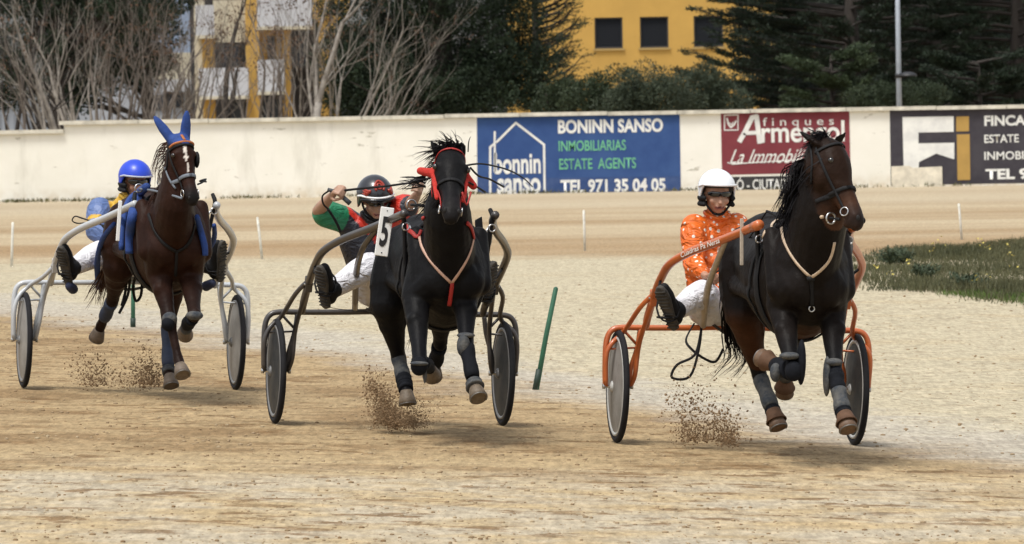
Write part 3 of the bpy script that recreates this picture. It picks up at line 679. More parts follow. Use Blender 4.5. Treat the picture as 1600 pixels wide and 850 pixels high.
# ------------------------------------------------------------------ rig frame: u right, v forward (towards the camera), w up
def L(u, v, w): return V((u, -v, w))
class Rig:
    def __init__(s, px, py, Y, deg):
        o = P(px, py, Y); o.z = gz(o.x, o.y)
        s.O = o; s.M = Matrix.Translation(o) @ Matrix.Rotation(R(deg), 4, 'Z') @ Matrix.Rotation(.036, 4, 'Y')
        s.I = s.M.inverted(); s.cam = s.I @ CAMP
    def dir(s, px, py): return (s.I.to_3x3() @ ray(px, py)).normalized()
    def J(s, px, py, v):
        d = s.dir(px, py); t = (-v-s.cam.y)/d.y; return s.cam+d*t
    def hit(s, px, py, bvh, off=0.0):
        h = bvh.ray_cast(s.cam, s.dir(px, py))
        if h[0] is None: return None, None
        return h[0]+h[1]*off, h[1]
def put(rig, name, label, cat, off, group=None):
    """an Empty at the thing's base, aligned with its rig"""
    return thing(name, label, cat, rig.M @ Matrix.Translation(off), group)
def mirror(pts): return [V((-p.x, p.y, p.z)) for p in pts]
rubber = mat('tyre_rubber', (.014, .014, .016), .85, spec=.2, var=.3, vs=20)
leather = mat('black_leather', (.007, .007, .008), .7, spec=.25, var=.2, vs=30)
chrome = mat('steel', (.5, .5, .5), .3, metal=1)
cushion = mat('grey_vinyl', (.10, .12, .14), .5)
dusty = mat('dusty_black', (.022, .020, .018), .8, col2=(.06, .052, .042), vs=18)
def sulky(rig, label, tm, discm, rimm, cfg):
    root = put(rig, 'sulky', label, 'sulky', V((0, 0, 0)), 'racing sulkies')
    T, r, hc = cfg['T'], cfg['r'], cfg['hc']; tr = cfg.get('tr', .014)
    for s in (-1, 1):
        wc = L(s*T, 0, r)
        we = bpy.data.objects.new('wheel', None); C.objects.link(we); we.parent = root; we.location = wc; we.empty_display_size = .1
        mb = MB(); vs = []; fs = []; n = 56; k = 10; a_, b_ = .019, .021
        for i in range(n):
            t = 2*math.pi*i/n
            for j in range(k):
                q = 2*math.pi*j/k; rr = r-b_+b_*math.cos(q); vs.append((a_*math.sin(q), rr*math.cos(t), rr*math.sin(t)))
        for i in range(n):
            for j in range(k): fs.append((i*k+j, i*k+(j+1) % k, ((i+1) % n)*k+(j+1) % k, ((i+1) % n)*k+j))
        mb.add(vs, fs); mb.build('tyre', rubber, we)
        # rim
        mb = MB(); secs = [(.017, r-.040), (.019, r-.050), (.012, r-.062), (-.012, r-.062), (-.019, r-.050), (-.017, r-.040)]
        vs = [(x, rr*math.cos(2*math.pi*i/n), rr*math.sin(2*math.pi*i/n)) for i in range(n) for x, rr in secs]; m_ = 6
        fs = [(i*m_+j, i*m_+(j+1) % m_, ((i+1) % n)*m_+(j+1) % m_, ((i+1) % n)*m_+j) for i in range(n) for j in range(m_)]
        mb.add(vs, fs); mb.build('rim', rimm, we)
        # slightly coned cover discs
        mb = MB()
        for sd_ in (-1, 1):
            prof = [(sd_*.034, .03), (sd_*.034, .06), (sd_*.030, .12), (sd_*.022, .2), (sd_*.012, r-.058)]
            vs = [(x, rr*math.cos(2*math.pi*i/n), rr*math.sin(2*math.pi*i/n)) for i in range(n) for x, rr in prof]; m_ = len(prof)
            mb.add(vs, [(i*m_+j, i*m_+j+1, ((i+1) % n)*m_+j+1, ((i+1) % n)*m_+j) for i in range(n) for j in range(m_-1)])
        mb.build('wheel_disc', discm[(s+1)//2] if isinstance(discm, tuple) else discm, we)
        mb = MB(); mb.tube([(-.05, 0, 0), (-.038, 0, 0), (.038, 0, 0), (.05, 0, 0)], [.02, .034, .034, .02], 14); mb.build('hub', rimm, we)
        mb = MB(); mb.tube([(-.085, 0, 0), (.085, 0, 0)], .009, 8)
        for q in (-.085, .085): mb.tube([(q-.008, 0, 0), (q+.008, 0, 0)], .018, 6)
        mb.build('axle', chrome, we)
    # frame: cross bar running out over the wheels, forks, stays
    mb = MB(); g = .075
    half = [L(0, 0, hc+.012), L(.3, 0, hc+.004), L(T-.16, 0, hc), L(T-.02, 0, hc), L(T+.045, 0, hc-.02), L(T+g, 0, hc-.09), L(T+g+.004, 0, r+.12), L(T+g, 0, r)]
    mb.tube(mirror(half)[::-1][:-1]+half, tr*1.15, 8, smooth=4)
    for s in (-1, 1):
        m = (lambda p: p) if s > 0 else mirror
        mb.tube(m([L(T-.13, 0, hc), L(T-.115, 0, hc-.12), L(T-g, 0, r+.1), L(T-g, 0, r)]), tr, 8, smooth=3)
        S = cfg['S']
        mb.tube(m([L(S[0]-.01, S[1]+.02, S[2]+.04), L(S[0]+.07, S[1]*.8, S[2]-.06), L(T-.03, .02, hc+.01-.03), L(T+.05, .03, hc-.10), L(T+g+.005, .03, r+.18), L(T+g, .01, r+.01)]), tr, 8, smooth=4)
        mb.tube(m([L(S[0], S[1], S[2]), L(S[0]+.03, .08, hc-.08), L(T-g-.02, .05, hc-.28), L(T-g, .02, r+.01)]), tr, 8, smooth=4)
        mb.tube(m([L(T-.12, 0, hc-.12), L(T+g+.004, .02, hc-.13)]), tr*.45, 5); mb.tube(m([L(T-.11, 0, hc-.10), L(T-.02, 0, hc-.005)]), tr*.6, 5)
    mb.build('frame', tm, root)
    for s in (-1, 1):
        m = (lambda p: p) if s > 0 else mirror
        mb = MB(); pts = [L(*p) for p in cfg['shaft']]; mb.tube(m(pts), [tr*1.3]+[tr*1.62]*(len(pts)-1), 10, smooth=5)
        sh = mb.build('shaft', cfg.get('shaftm', tm), root)
        if cfg.get('stripe'):
            mb = MB(); mb.tube(m([p+L(.004, .015, .0185) for p in pts[1:-1]]), .005, 5, smooth=5)
            mb.build('stripe', cfg['stripe'], sh); mb = MB(); mb.tube(m([p+L(.012, .0205, .001) for p in pts[1:-1]]), .0045, 5, smooth=5); mb.build('stripe', cfg['stripe'], sh)
        if cfg.get('tipm'):
            e = m(pts)[-1]; e0 = m(pts)[-2]; d = (e-e0).normalized(); mb = MB(); mb.tube([e-d*.09, e+d*.02], tr*1.9, 10); mb.build('shaft_tip', cfg['tipm'], sh)
        mb = MB(); mb.tube(m([L(*p) for p in cfg['brace']]), [.015, .019, .021, .019], 8, smooth=4); mb.build('brace', cfg['bracem'], root)
        # stirrup: loop of bar and a foot plate
        f = cfg['foot'][0 if s < 0 else 1]; mb = MB(); pts = []
        for k in range(13):
            a = 2*math.pi*k/12; pts.append(f+V((.068*math.cos(a), .03*math.sin(a), .080*math.sin(a)-.045)))
        mb.tube(pts, .0065, 6); mb.box(f+V((0, .035, -.10)), (.05, .07, .006)); 
        k0 = min([L(*p) if s > 0 else mirror([L(*p)])[0] for p in cfg['shaft']], key=lambda q: (q-f).length)
        mb.tube([f+V((s*.07, 0, .02)), k0], .009, 6); mb.build('stirrup', leather, root)
    # seat
    sv = cfg.get('sv', -.04); mb = MB(); secs = []
    for k in range(9):
        t = k/8*2-1; q = math.sqrt(max(.02, 1-t*t)); secs.append((L(t*.20, sv+.01*t*t, hc+.055+.035*t*t), V((0, .14*q**.6+.01, 0)), V((0, 0, .032*q**.5+.004))))
    mb.ring(secs, 12); st = mb.build('seat', cushion, root)
    mb = MB(); mb.tube([L(-.12, .0, hc), L(-.12, sv-.05, hc+.03)], .012, 6); mb.tube([L(.12, .0, hc), L(.12, sv-.05, hc+.03)], .012, 6); mb.tube([L(-.17, .06, hc+.03), L(-.05, .09, hc-.04), L(.12, .06, hc-.01)], .01, 6, smooth=3); mb.build('seat_bracket', dusty, st)
    return root
# ------------------------------------------------------------------ hair ribbons
def hair(name, strands, m, parent, w=.006, off=None):
    mb = MB()
    for pts in strands:
        pts, _ = catmull([V(p) for p in pts], [0]*len(pts), 3); n = len(pts)
        sdv = V((random.gauss(0, 1), random.gauss(0, 1), random.gauss(0, 1))).normalized(); vs = []
        for i, p in enumerate(pts):
            t = (pts[min(i+1, n-1)]-pts[max(i-1, 0)]).normalized(); s = t.cross(sdv)
            if s.length < 1e-3: s = t.orthogonal()
            s.normalize(); ww = w*(1-(i/(n-1))**1.5)+.0006; vs += [p-s*ww, p+s*ww]
        mb.add(vs, [(2*i, 2*i+1, 2*i+3, 2*i+2) for i in range(n-1)])
    return mb.build(name, m, parent, True, off, normals=False)
# ------------------------------------------------------------------ straps
def strap(mb, bvh, pts, w=.012, th=.004, lift=.003, res=.02, snap=True):
    pts = [V(p) for p in pts if p is not None]; dense = []
    pts, _ = catmull(pts, [0]*len(pts), 4)
    for a, b in zip(pts[:-1], pts[1:]):
        k = max(1, int((b-a).length/res)); dense += [a.lerp(b, i/k) for i in range(k)]
    dense.append(pts[-1]); P_ = []; Nn = []
    for p in dense:
        if snap:
            co, no, _, dist = bvh.find_nearest(p)
            if co is not None: P_.append(co+no*(lift+th)); Nn.append(no); continue
        P_.append(p); Nn.append(V((0, -1, 0)))
    n = len(P_)
    for _ in range(2): P_ = [P_[0]]+[(P_[i-1]+P_[i]*2+P_[i+1])/4 for i in range(1, n-1)]+[P_[-1]]
    secs = []
    for i, p in enumerate(P_):
        t = P_[min(i+1, n-1)]-P_[max(i-1, 0)]; s = t.cross(Nn[i])
        if s.length < 1e-7: s = V((0, 0, 1))
        s.normalize(); secs.append((p, s*w, Nn[i].normalized()*th))
    if n > 1: mb.ring(secs, 8, True, .6)
def loop_v(bvh, cen, e1, e2, rad=1.2, n=40, a0=0, a1=2*math.pi):
    """points where rays shot inwards across a section plane meet the body"""
    out = []
    for i in range(n+1):
        a = a0+(a1-a0)*i/n; d = e1*math.cos(a)+e2*math.sin(a); h = bvh.ray_cast(cen+d*rad, -d)
        out.append(h[0] if h[0] is not None else None)
    return [p for p in out if p is not None]
# ------------------------------------------------------------------ horse
coat_m = {}
def coat(name):
    return mat('coat_'+name, (1, 1, 1), .50, var=.30, vs=7, bump=.30, bs=22, spec=.075, attr=True)
def lerp3(a, b, t): t = max(0, min(1, t)); return tuple(a[i]+(b[i]-a[i])*t for i in range(3))
def horse(rig, label, cfg):
    J = rig.J; u0, v0, w0, sc_ = cfg['torso']; H = lambda u, v, w_: L(u0+u*sc_+cfg.get('yaw', 0)*v, v0+v*sc_, w0+w_*sc_)
    base = L(u0, v0, 0); root = put(rig, 'horse', label, 'horse', base); off = -base
    mb = MB()
    tor = [(-.84, 1.13, .05, .08), (-.78, 1.13, .16, .19), (-.66, 1.15, .235, .27), (-.48, 1.165, .27, .285), (-.30, 1.15, .265, .28), (-.10, 1.11, .275, .29), (.12, 1.07, .285, .32), (.36, 1.06, .265, .345), (.55, 1.10, .235, .35), (.70, 1.11, .215, .30), (.80, 1.11, .16, .22), (.85, 1.11, .08, .12)]
    mb.ring([(H(0, v, w_), V((a*sc_, 0, 0)), V((0, 0, b*sc_))) for v, w_, a, b in tor], 20)
    mb.ell(H(0, .45, 1.37), (.09*sc_, .26*sc_, .10*sc_)); mb.ell(H(0, -.42, 1.36), (.17*sc_, .26*sc_, .09*sc_))
    legs = cfg['legs']; hoofs = []; legc = []
    for lg in legs:
        j = [J(*q) for q in lg['j']]; side = 1 if lg['s'] > 0 else -1
        if lg['k'] == 'fore':
            sh = H(side*.115, .62, 1.15); pt = H(side*.105, .77, 1.03)
            mb.chain([sh, pt, j[0]], [.120, .100, .090]); mb.chain([H(side*.12, .50, 1.25), j[0]], [.10, .092])
            e, k, f, c = j; m1 = e.lerp(k, .35)
            mb.chain([e, m1, e.lerp(k, .75), k], [.088, .070, .048, .045]); mb.chain([k, k.lerp(f, .25), k.lerp(f, .8), f, c], [.046, .032, .029, .036, .033])
            mb.ell(k, (.047, .047, .052)); mb.cap(m1+L(side*.02, .03, 0), e.lerp(k, .6), .052, .036)
            up, mid, lo, co = e, k, f, c
        else:
            hip = H(side*.13, -.50, 1.18); st, k, f, c = j
            mb.chain([hip, st.lerp(hip, .4), st], [.19, .165, .12]); mb.chain([H(side*.12, -.70, 1.10), st.lerp(k, .35)], [.13, .09])
            mb.chain([st, st.lerp(k, .45), st.lerp(k, .85), k], [.115, .078, .048, .047]); mb.chain([k, k.lerp(f, .2), k.lerp(f, .8), f, c], [.048, .036, .032, .038, .034])
            back = L(0, -1, .1); mb.cap(k+back*.025+V((0, 0, .02)), st.lerp(k, .6)+back*.03, .026, .03)
            mb.ell(k, (.044, .055, .055)); up, mid, lo, co = st, k, f, c
        hd = (J(*lg['toe'])-c).normalized(); hoofs.append((co, hd, lo, mid, lg)); legc.append((mid, lo, co))
    # neck
    nk = cfg['neck']; poll = J(*cfg['poll']); muz = J(*cfg['muz']); pts = [H(0, .50, 1.17), H(0, .66, 1.20)]+[J(*q) for q in nk]+[poll]
    ra = [.19, .165]+cfg.get('na', [.12, .092, .075])+[.062]; rb = [.30, .27]+cfg.get('nb', [.215, .165, .135])+[.10]
    pts, rr = catmull(pts, list(zip(ra, rb)) and ra, 4); _, rb2 = catmull([V((0, 0, 0))]*len(rb), rb, 4)
    hx = V(cfg['face']) ; a = (muz-poll); HL = a.length; a.normalize(); nf = (hx-a*hx.dot(a)).normalized(); sf = nf.cross(a).normalized()
    if sf.x < 0: sf = -sf
    secs = []; n = len(pts)
    for i, p in enumerate(pts):
        t = (pts[min(i+1, n-1)]-pts[max(i-1, 0)]).normalized(); q = i/(n-1)
        s0 = V((1, 0, 0)).lerp(sf, max(0, q-.45)/.55*.8).normalized(); s0 = (s0-t*s0.dot(t)).normalized(); f0 = s0.cross(t).normalized()
        secs.append((p, s0*rr[i]*sc_, f0*rb2[i]*sc_))
    mb.ring(secs, 18)
    crest = [(p, s, f if f.z > 0 or abs(f.z) < .0 else -f) for p, s, f in secs]
    # head
    hs_ = HL/.56; HW = cfg.get('hw', 1.0)
    K = lambda t, s, n_: poll+a*HL*t+sf*s*hs_+nf*n_*hs_
    for s in (-1, 1): mb.ell(H(s*.085, .80, 1.04), (.085*sc_, .085*sc_, .13*sc_)); mb.cap(H(s*.20, .52, 1.32), H(s*.185, .70, 1.02), .055, .075); mb.cap(H(s*.235, -.30, 1.02), H(s*.22, .30, .98), .06, .06)
    hd = [(-.10, .035, .045, -.02), (-.04, .062, .085, -.01), (.06, .085, .115, -.005), (.16, .100, .13, -.012), (.27, .104, .138, -.022), (.38, .092, .128, -.026), (.50, .072, .100, -.016), (.62, .058, .078, -.006), (.74, .053, .064, 0), (.85, .057, .060, .0), (.94, .056, .054, -.002), (1.0, .044, .044, -.006), (1.04, .026, .026, -.01)]
    mb.ring([(K(t, 0, o_), sf*w_*hs_*.97, nf*d_*hs_*.93) for t, w_, d_, o_ in [(t, w_*(HW if t < .45 else 1+(HW-1)*.3), d_*(HW if t < .45 else 1+(HW-1)*.3), o_) for t, w_, d_, o_ in hd]], 20, True, .88)
    for s in (-1, 1):
        mb.ell(K(.34, s*.052, -.075), (.045*hs_, .075*hs_, .085*hs_)); mb.ell(K(.255, s*.078, .050), (.030*hs_,)*3); mb.ell(K(.52, s*.05, .012), (.026*hs_, .026*hs_, .03*hs_))
        mb.ell(K(.92, s*.036, .018), (.026*hs_,)*3); mb.ell(K(.12, s*.045, .055), (.04*hs_,)*3)
    mb.cap(K(.93, -.012, -.058), K(.93, .012, -.058), .024*hs_, .024*hs_); mb.cap(K(1.0, -.018, -.012), K(1.0, .018, -.012), .026*hs_, .026*hs_)
    if not cfg.get('hood'):
        for s in (-1, 1):
            b = K(-.03+.04*(cfg.get('es', .058) > .06), s*cfg.get('es', .058), .01); tp = J(*cfg['ears'][0 if s < 0 else 1]); d = (tp-b); Ln = d.length; d.normalize(); x = d.cross(nf).normalized()
            secs = [(b+d*Ln*t, x*r_, nf*r_*.55) for t, r_ in ((-.15, .030), (.1, .036), (.35, .040), (.6, .033), (.85, .016), (1.0, .003))]; mb.ring(secs, 10)
    me = remesh(mb, .0115, 3); bvh = bvh_of(me)
    body_c, point_c, muz_c = cfg['cols']; blaze = cfg.get('blaze')
    bl = None
    if blaze: bl = [rig.hit(x, y, bvh)[0] for x, y in blaze]
    nose = K(.93, 0, 0)
    bmid = H(0, 0, 1.1)
    def colfn(p):
        c = body_c; hz = p.z
        dl = min(min((p-m_).length, (p-l_).length, (p-c_).length) for m_, l_, c_ in legc)
        c = lerp3(point_c, c, (dl-.10)/.14)
        if cfg.get('belly'): c = lerp3(c, cfg['belly'], (.86-hz)/.12 if (p-bmid).length < .75 else 0)
        t = (p-poll).dot(a)/HL; rd = (p-poll-a*(t*HL)).length
        if -.1 < t < 1.2 and rd < .19*hs_:
            c = lerp3(c, cfg['head'], min(t*4+.4, (.19*hs_-rd)*25))
            c = lerp3(c, muz_c, (t-.55)*3.0); c = lerp3(c, (.012, .011, .011), (.11-(p-nose).length)*14)
            if bl:
                for i in range(len(bl)-1):
                    q0, q1, w1 = bl[i], bl[i+1], cfg['bw'][i]; ab = q1-q0; tt = max(0, min(1, (p-q0).dot(ab)/ab.length_squared))
                    if (p-(q0+ab*tt)).length < w1*(1+.25*math.sin(p.z*140)): c = (.62, .56, .50)
        return c
    vcol(me, colfn); link('body', me, coat(cfg['name']), root, off)
    # eyes, nostrils, lips
    em = mat('eye', (.008, .006, .005), .08, spec=.8); nm = mat('nostril', (.004, .003, .003), .8)
    for s in (-1, 1):
        mb = MB(); p = K(.265, s*.094, .046); mb.ell(p, .020*hs_); mb.build('eye', em, root, True, off)
        co = K(.955, s*.040, .030); h = bvh.find_nearest(co)
        mb = MB(); mb.ell(h[0]-h[1]*.002, (.012*hs_, .010*hs_, .018*hs_)); mb.build('nostril', nm, root, True, off)
    mb = MB(); q = [bvh.find_nearest(K(1.0+.02*math.cos(x*1.3), x*.03, -.040-.0*x))[0] for x in (-1, -.5, 0, .5, 1)]
    mb.tube(q, .0035*hs_, 5, smooth=2); mb.build('mouth', nm, root, True, off)
    # hooves and boots
    for co, hd, lo, mid, lg in hoofs:
        x = hd.cross(V((0, 1, 0.05))).normalized() if abs(hd.y) < .95 else V((1, 0, 0)); y = hd.cross(x).normalized()
        if lg.get('flat'): pass
        mb = MB(); secs = [(co-hd*.012, x*.034, y*.036), (co+hd*.005, x*.041, y*.044), (co+hd*.04, x*.049, y*.054), (co+hd*.072, x*.056, y*.062), (co+hd*.075, x*.050, y*.056), (co+hd*.068, x*.042, y*.047)]
        mb.ring(secs, 18); hf = mb.build('hoof', mat('hoof_'+cfg['name'], cfg['hoof'], .6, var=.3, vs=30, bump=.2), root, True, off)
        mb = MB(); pts = []
        for k in range(15):
            t = math.pi*(-.15+1.3*k/14); pts.append(co+hd*.076+x*.050*math.cos(t)+y*.056*math.sin(t)*(-1 if y.y > 0 else 1))
        mb.tube(pts, .005, 5); mb.build('horseshoe', mat('worn_shoe_iron', (.16, .15, .14), .5, metal=.6), hf)
        if lg.get('bell'):
            mb = MB(); secs = [(co-hd*.045, x*.040, y*.042), (co-hd*.035, x*.044, y*.046), (co, x*.052, y*.056), (co+hd*.030, x*.064, y*.070), (co+hd*.034, x*.060, y*.066), (co, x*.046, y*.05)]
            mb.ring(secs, 18); mb.build('bell_boot', lg['bell'], root, True, off)
        for (which, t0, t1, r0, r1, m_) in lg.get('boots', []):
            A, B = (mid, lo) if which == 'c' else (lg_up[id(lg)], mid) if which == 'f' else (lo, co)
            a0, a1 = A.lerp(B, t0), A.lerp(B, t1); d = (a1-a0).normalized(); xx = d.cross(V((0, 1, .03))).normalized() if abs(d.y) < .95 else V((1, 0, 0)); yy = d.cross(xx).normalized()
            mb = MB(); k = 7; secs = [(a0, xx*(r0-.008), yy*(r0-.008))]
            for i in range(k):
                t = i/(k-1); rr = r0+(r1-r0)*t+.0035*math.sin(t*9+1); secs.append((a0.lerp(a1, t), xx*rr, yy*rr*1.08))
            secs.append((a1, xx*(r1-.008), yy*(r1-.008))); mb.ring(secs, 16); mb.build('leg_boot', m_, root, True, off)
        for (c0, rad, m_) in lg.get('pads', []):
            p = J(*c0); mb = MB(); mb.ell(p, rad, None, 14, 10); mb.build('knee_boot', m_, root, True, off)
    # ear hood
    X = dict(root=root, off=off, bvh=bvh, K=K, poll=poll, a=a, nf=nf, sf=sf, hs=hs_, HL=HL, H=H, crest=crest, me=me)
    return X
lg_up = {}
def wind_mane(X, m, n=150, ln=.24, dr=V((-.75, .25, .1)), t0=.1, w=.004, sag=.35, lift=.6):
    cr = X['crest']; st = []; N = len(cr)
    for _ in range(n//7):
        q = random.uniform(t0, 1)*(N-1); i = min(N-2, int(q)); f = q-i
        p = cr[i][0].lerp(cr[i+1][0], f); fr = (cr[i][2].lerp(cr[i+1][2], f)); b0 = p+fr*.96+cr[i][1]*random.uniform(-.15, .05)
        L0 = ln*random.uniform(.5, 1.1); up = fr.normalized(); D0 = (dr+V((random.gauss(0, .22), random.gauss(0, .2), random.gauss(0, .22)))).normalized(); wv = V((random.gauss(0, .12), random.gauss(0, .1), random.gauss(0, .12)))
        for k in range(14):
            l = L0*random.uniform(.65, 1.1); b = b0+V((random.gauss(0, .012), random.gauss(0, .012), random.gauss(0, .012))); d = (D0+V((random.gauss(0, .09), random.gauss(0, .09), random.gauss(0, .09)))).normalized()
            st.append([b-up*.02, b+up*l*.10*lift+d*l*.10, b+up*l*.12*lift+d*l*.45+V((0, 0, -sag*.18*l))+wv*l, b+up*l*.06*lift+d*l*.8+V((0, 0, -sag*.5*l)), b+d*l*1.0+V((0, 0, -sag*.85*l))-wv*l*.6])
    return hair('mane', st, m, X['root'], w*.6, X['off'])
def wind_mane_(X, m, n=150, ln=.24, dr=V((-.75, .25, .1)), t0=.1, w=.008, sag=.35, lift=.6):
    cr = X['crest']; st = []; N = len(cr)
    for _ in range(n):
        q = random.uniform(t0, 1)*(N-1); i = min(N-2, int(q)); f = q-i
        p = cr[i][0].lerp(cr[i+1][0], f); fr = (cr[i][2].lerp(cr[i+1][2], f)); b = p+fr*.97+cr[i][1]*random.uniform(-.12, .12)
        l = ln*random.uniform(.45, 1.2); up = fr.normalized()
        d = (dr+V((random.gauss(0, .28), random.gauss(0, .25), random.gauss(0, .28)))).normalized()
        st.append([b-up*.015, b+up*l*.18*lift+d*l*.12, b+up*l*.25*lift+d*l*.5+V((0, 0, -sag*.15*l)), b+up*l*.2*lift+d*l*.95+V((0, 0, -sag*.5*l))])
    return hair('mane', st, m, X['root'], w, X['off'])
def forelock(X, m, dirs, n=70, ln=.16, w=.0035, sp=.04):
    st = []
    for _ in range(int(n*1.3)):
        b = X['K'](-.03, random.gauss(0, sp*.7), .03+random.gauss(0, .015)); d = (random.choice(dirs)+V((random.gauss(0, .22), random.gauss(0, .22), random.gauss(0, .22)))).normalized(); l = ln*random.uniform(.4, 1.15)
        c = V((random.gauss(-.3, .3), random.gauss(0, .3), random.gauss(-.6, .4)))*l*.6
        st.append([b, b+d*l*.35+V((0, 0, l*.12)), b+d*l*.7+c*.5+V((0, 0, l*.1)), b+d*l+c])
    return hair('forelock', st, m, X['root'], w, X['off'])
def tail(rig, X, m, pts, n=120, sp=.05, w=.006):
    st = []
    for _ in range(n):
        o = V((random.gauss(0, 1), random.gauss(0, 1), random.gauss(0, .4))); k = random.uniform(.6, 1.0); ps = [rig.J(*q) for q in pts]; N = len(ps); cut = max(3, int(N*k+.5)); line = []
        for i, p in enumerate(ps[:cut]): t = i/(N-1); line.append(p+o*sp*(.15+1.1*t**1.2)+V((random.gauss(0, .012), random.gauss(0, .01), random.gauss(0, .012))))
        st.append(line)
    return hair('tail', st, m, X['root'], w, X['off'])
def ssp(rig, X, px, mb, w=.012, th=.004, lift=.002):
    """strap laid over the body through points seen in the picture"""
    pts = [rig.hit(x, y, X['bvh'])[0] for x, y in px]; strap(mb, X['bvh'], pts, w, th, lift)
def girth(X, mb, v, w=.03, tilt=0.0, th=.005):
    e1 = V((1, 0, 0)); e2 = V((0, -tilt, 1)).normalized(); cen = X['H'](0, v, 1.08)
    strap(mb, X['bvh'], loop_v(X['bvh'], cen, e1, e2, .62, 36), w, th)
def fin(mb, name, m, X, rootpart=None):
    if not mb.v: return None
    if rootpart: return mb.build(name, m, rootpart)
    return mb.build(name, m, X['root'], True, X['off'])
def ringo(mb, c, r, n=None, t=.004):
    n = (n or V((0, -1, 0))).normalized(); a = n.orthogonal().normalized(); b = n.cross(a); mb.tube([c+a*r*math.cos(k*math.pi/8)+b*r*math.sin(k*math.pi/8) for k in range(17)], t, 6)
def headgear(X, m, metal, wide=.009, blink=None, nose=.62, brow=.10, browm=None, nm=None, over=-.045):
    """bridle built round the head: crown, brow band, cheek pieces, nose band"""
    K = X['K']; root, off = X['root'], X['off']; bv = X['bvh']
    def band(t, ang0=0, ang1=2*math.pi, slope=0):
        cen = K(t, 0, -.01); e1, e2 = X['sf'], (X['nf']+X['a']*slope).normalized()
        return loop_v(bv, cen, e1, e2, .2, 24, ang0, ang1)
    mb = MB(); strap(mb, bv, band(nose, 0, 2*math.pi, .15), wide*1.25, .004); fin(mb, 'noseband', nm or m, X)
    mb = MB(); strap(mb, bv, band(brow, -.1, math.pi+.1), wide, .004); fin(mb, 'browband', browm or m, X)
    mb = MB()
    for s in (-1, 1):
        strap(mb, bv, [K(over, s*.05, .02), K(.06, s*.085, -.0), K(.3, s*.1, -.01), K(.55, s*.07, -.02), K(.80, s*.056, -.02)], wide*.9, .0035)
        strap(mb, bv, [K(over, s*.055, -.03), K(.2, s*.1, -.06), K(.36, s*.07, -.13)], wide*.8, .0035)
    fin(mb, 'bridle', m, X)
    for s in (-1, 1):
        mb = MB(); ringo(mb, K(.83, s*.066, -.022), .024, X['sf']*s, .004); fin(mb, 'bit_ring', metal, X)
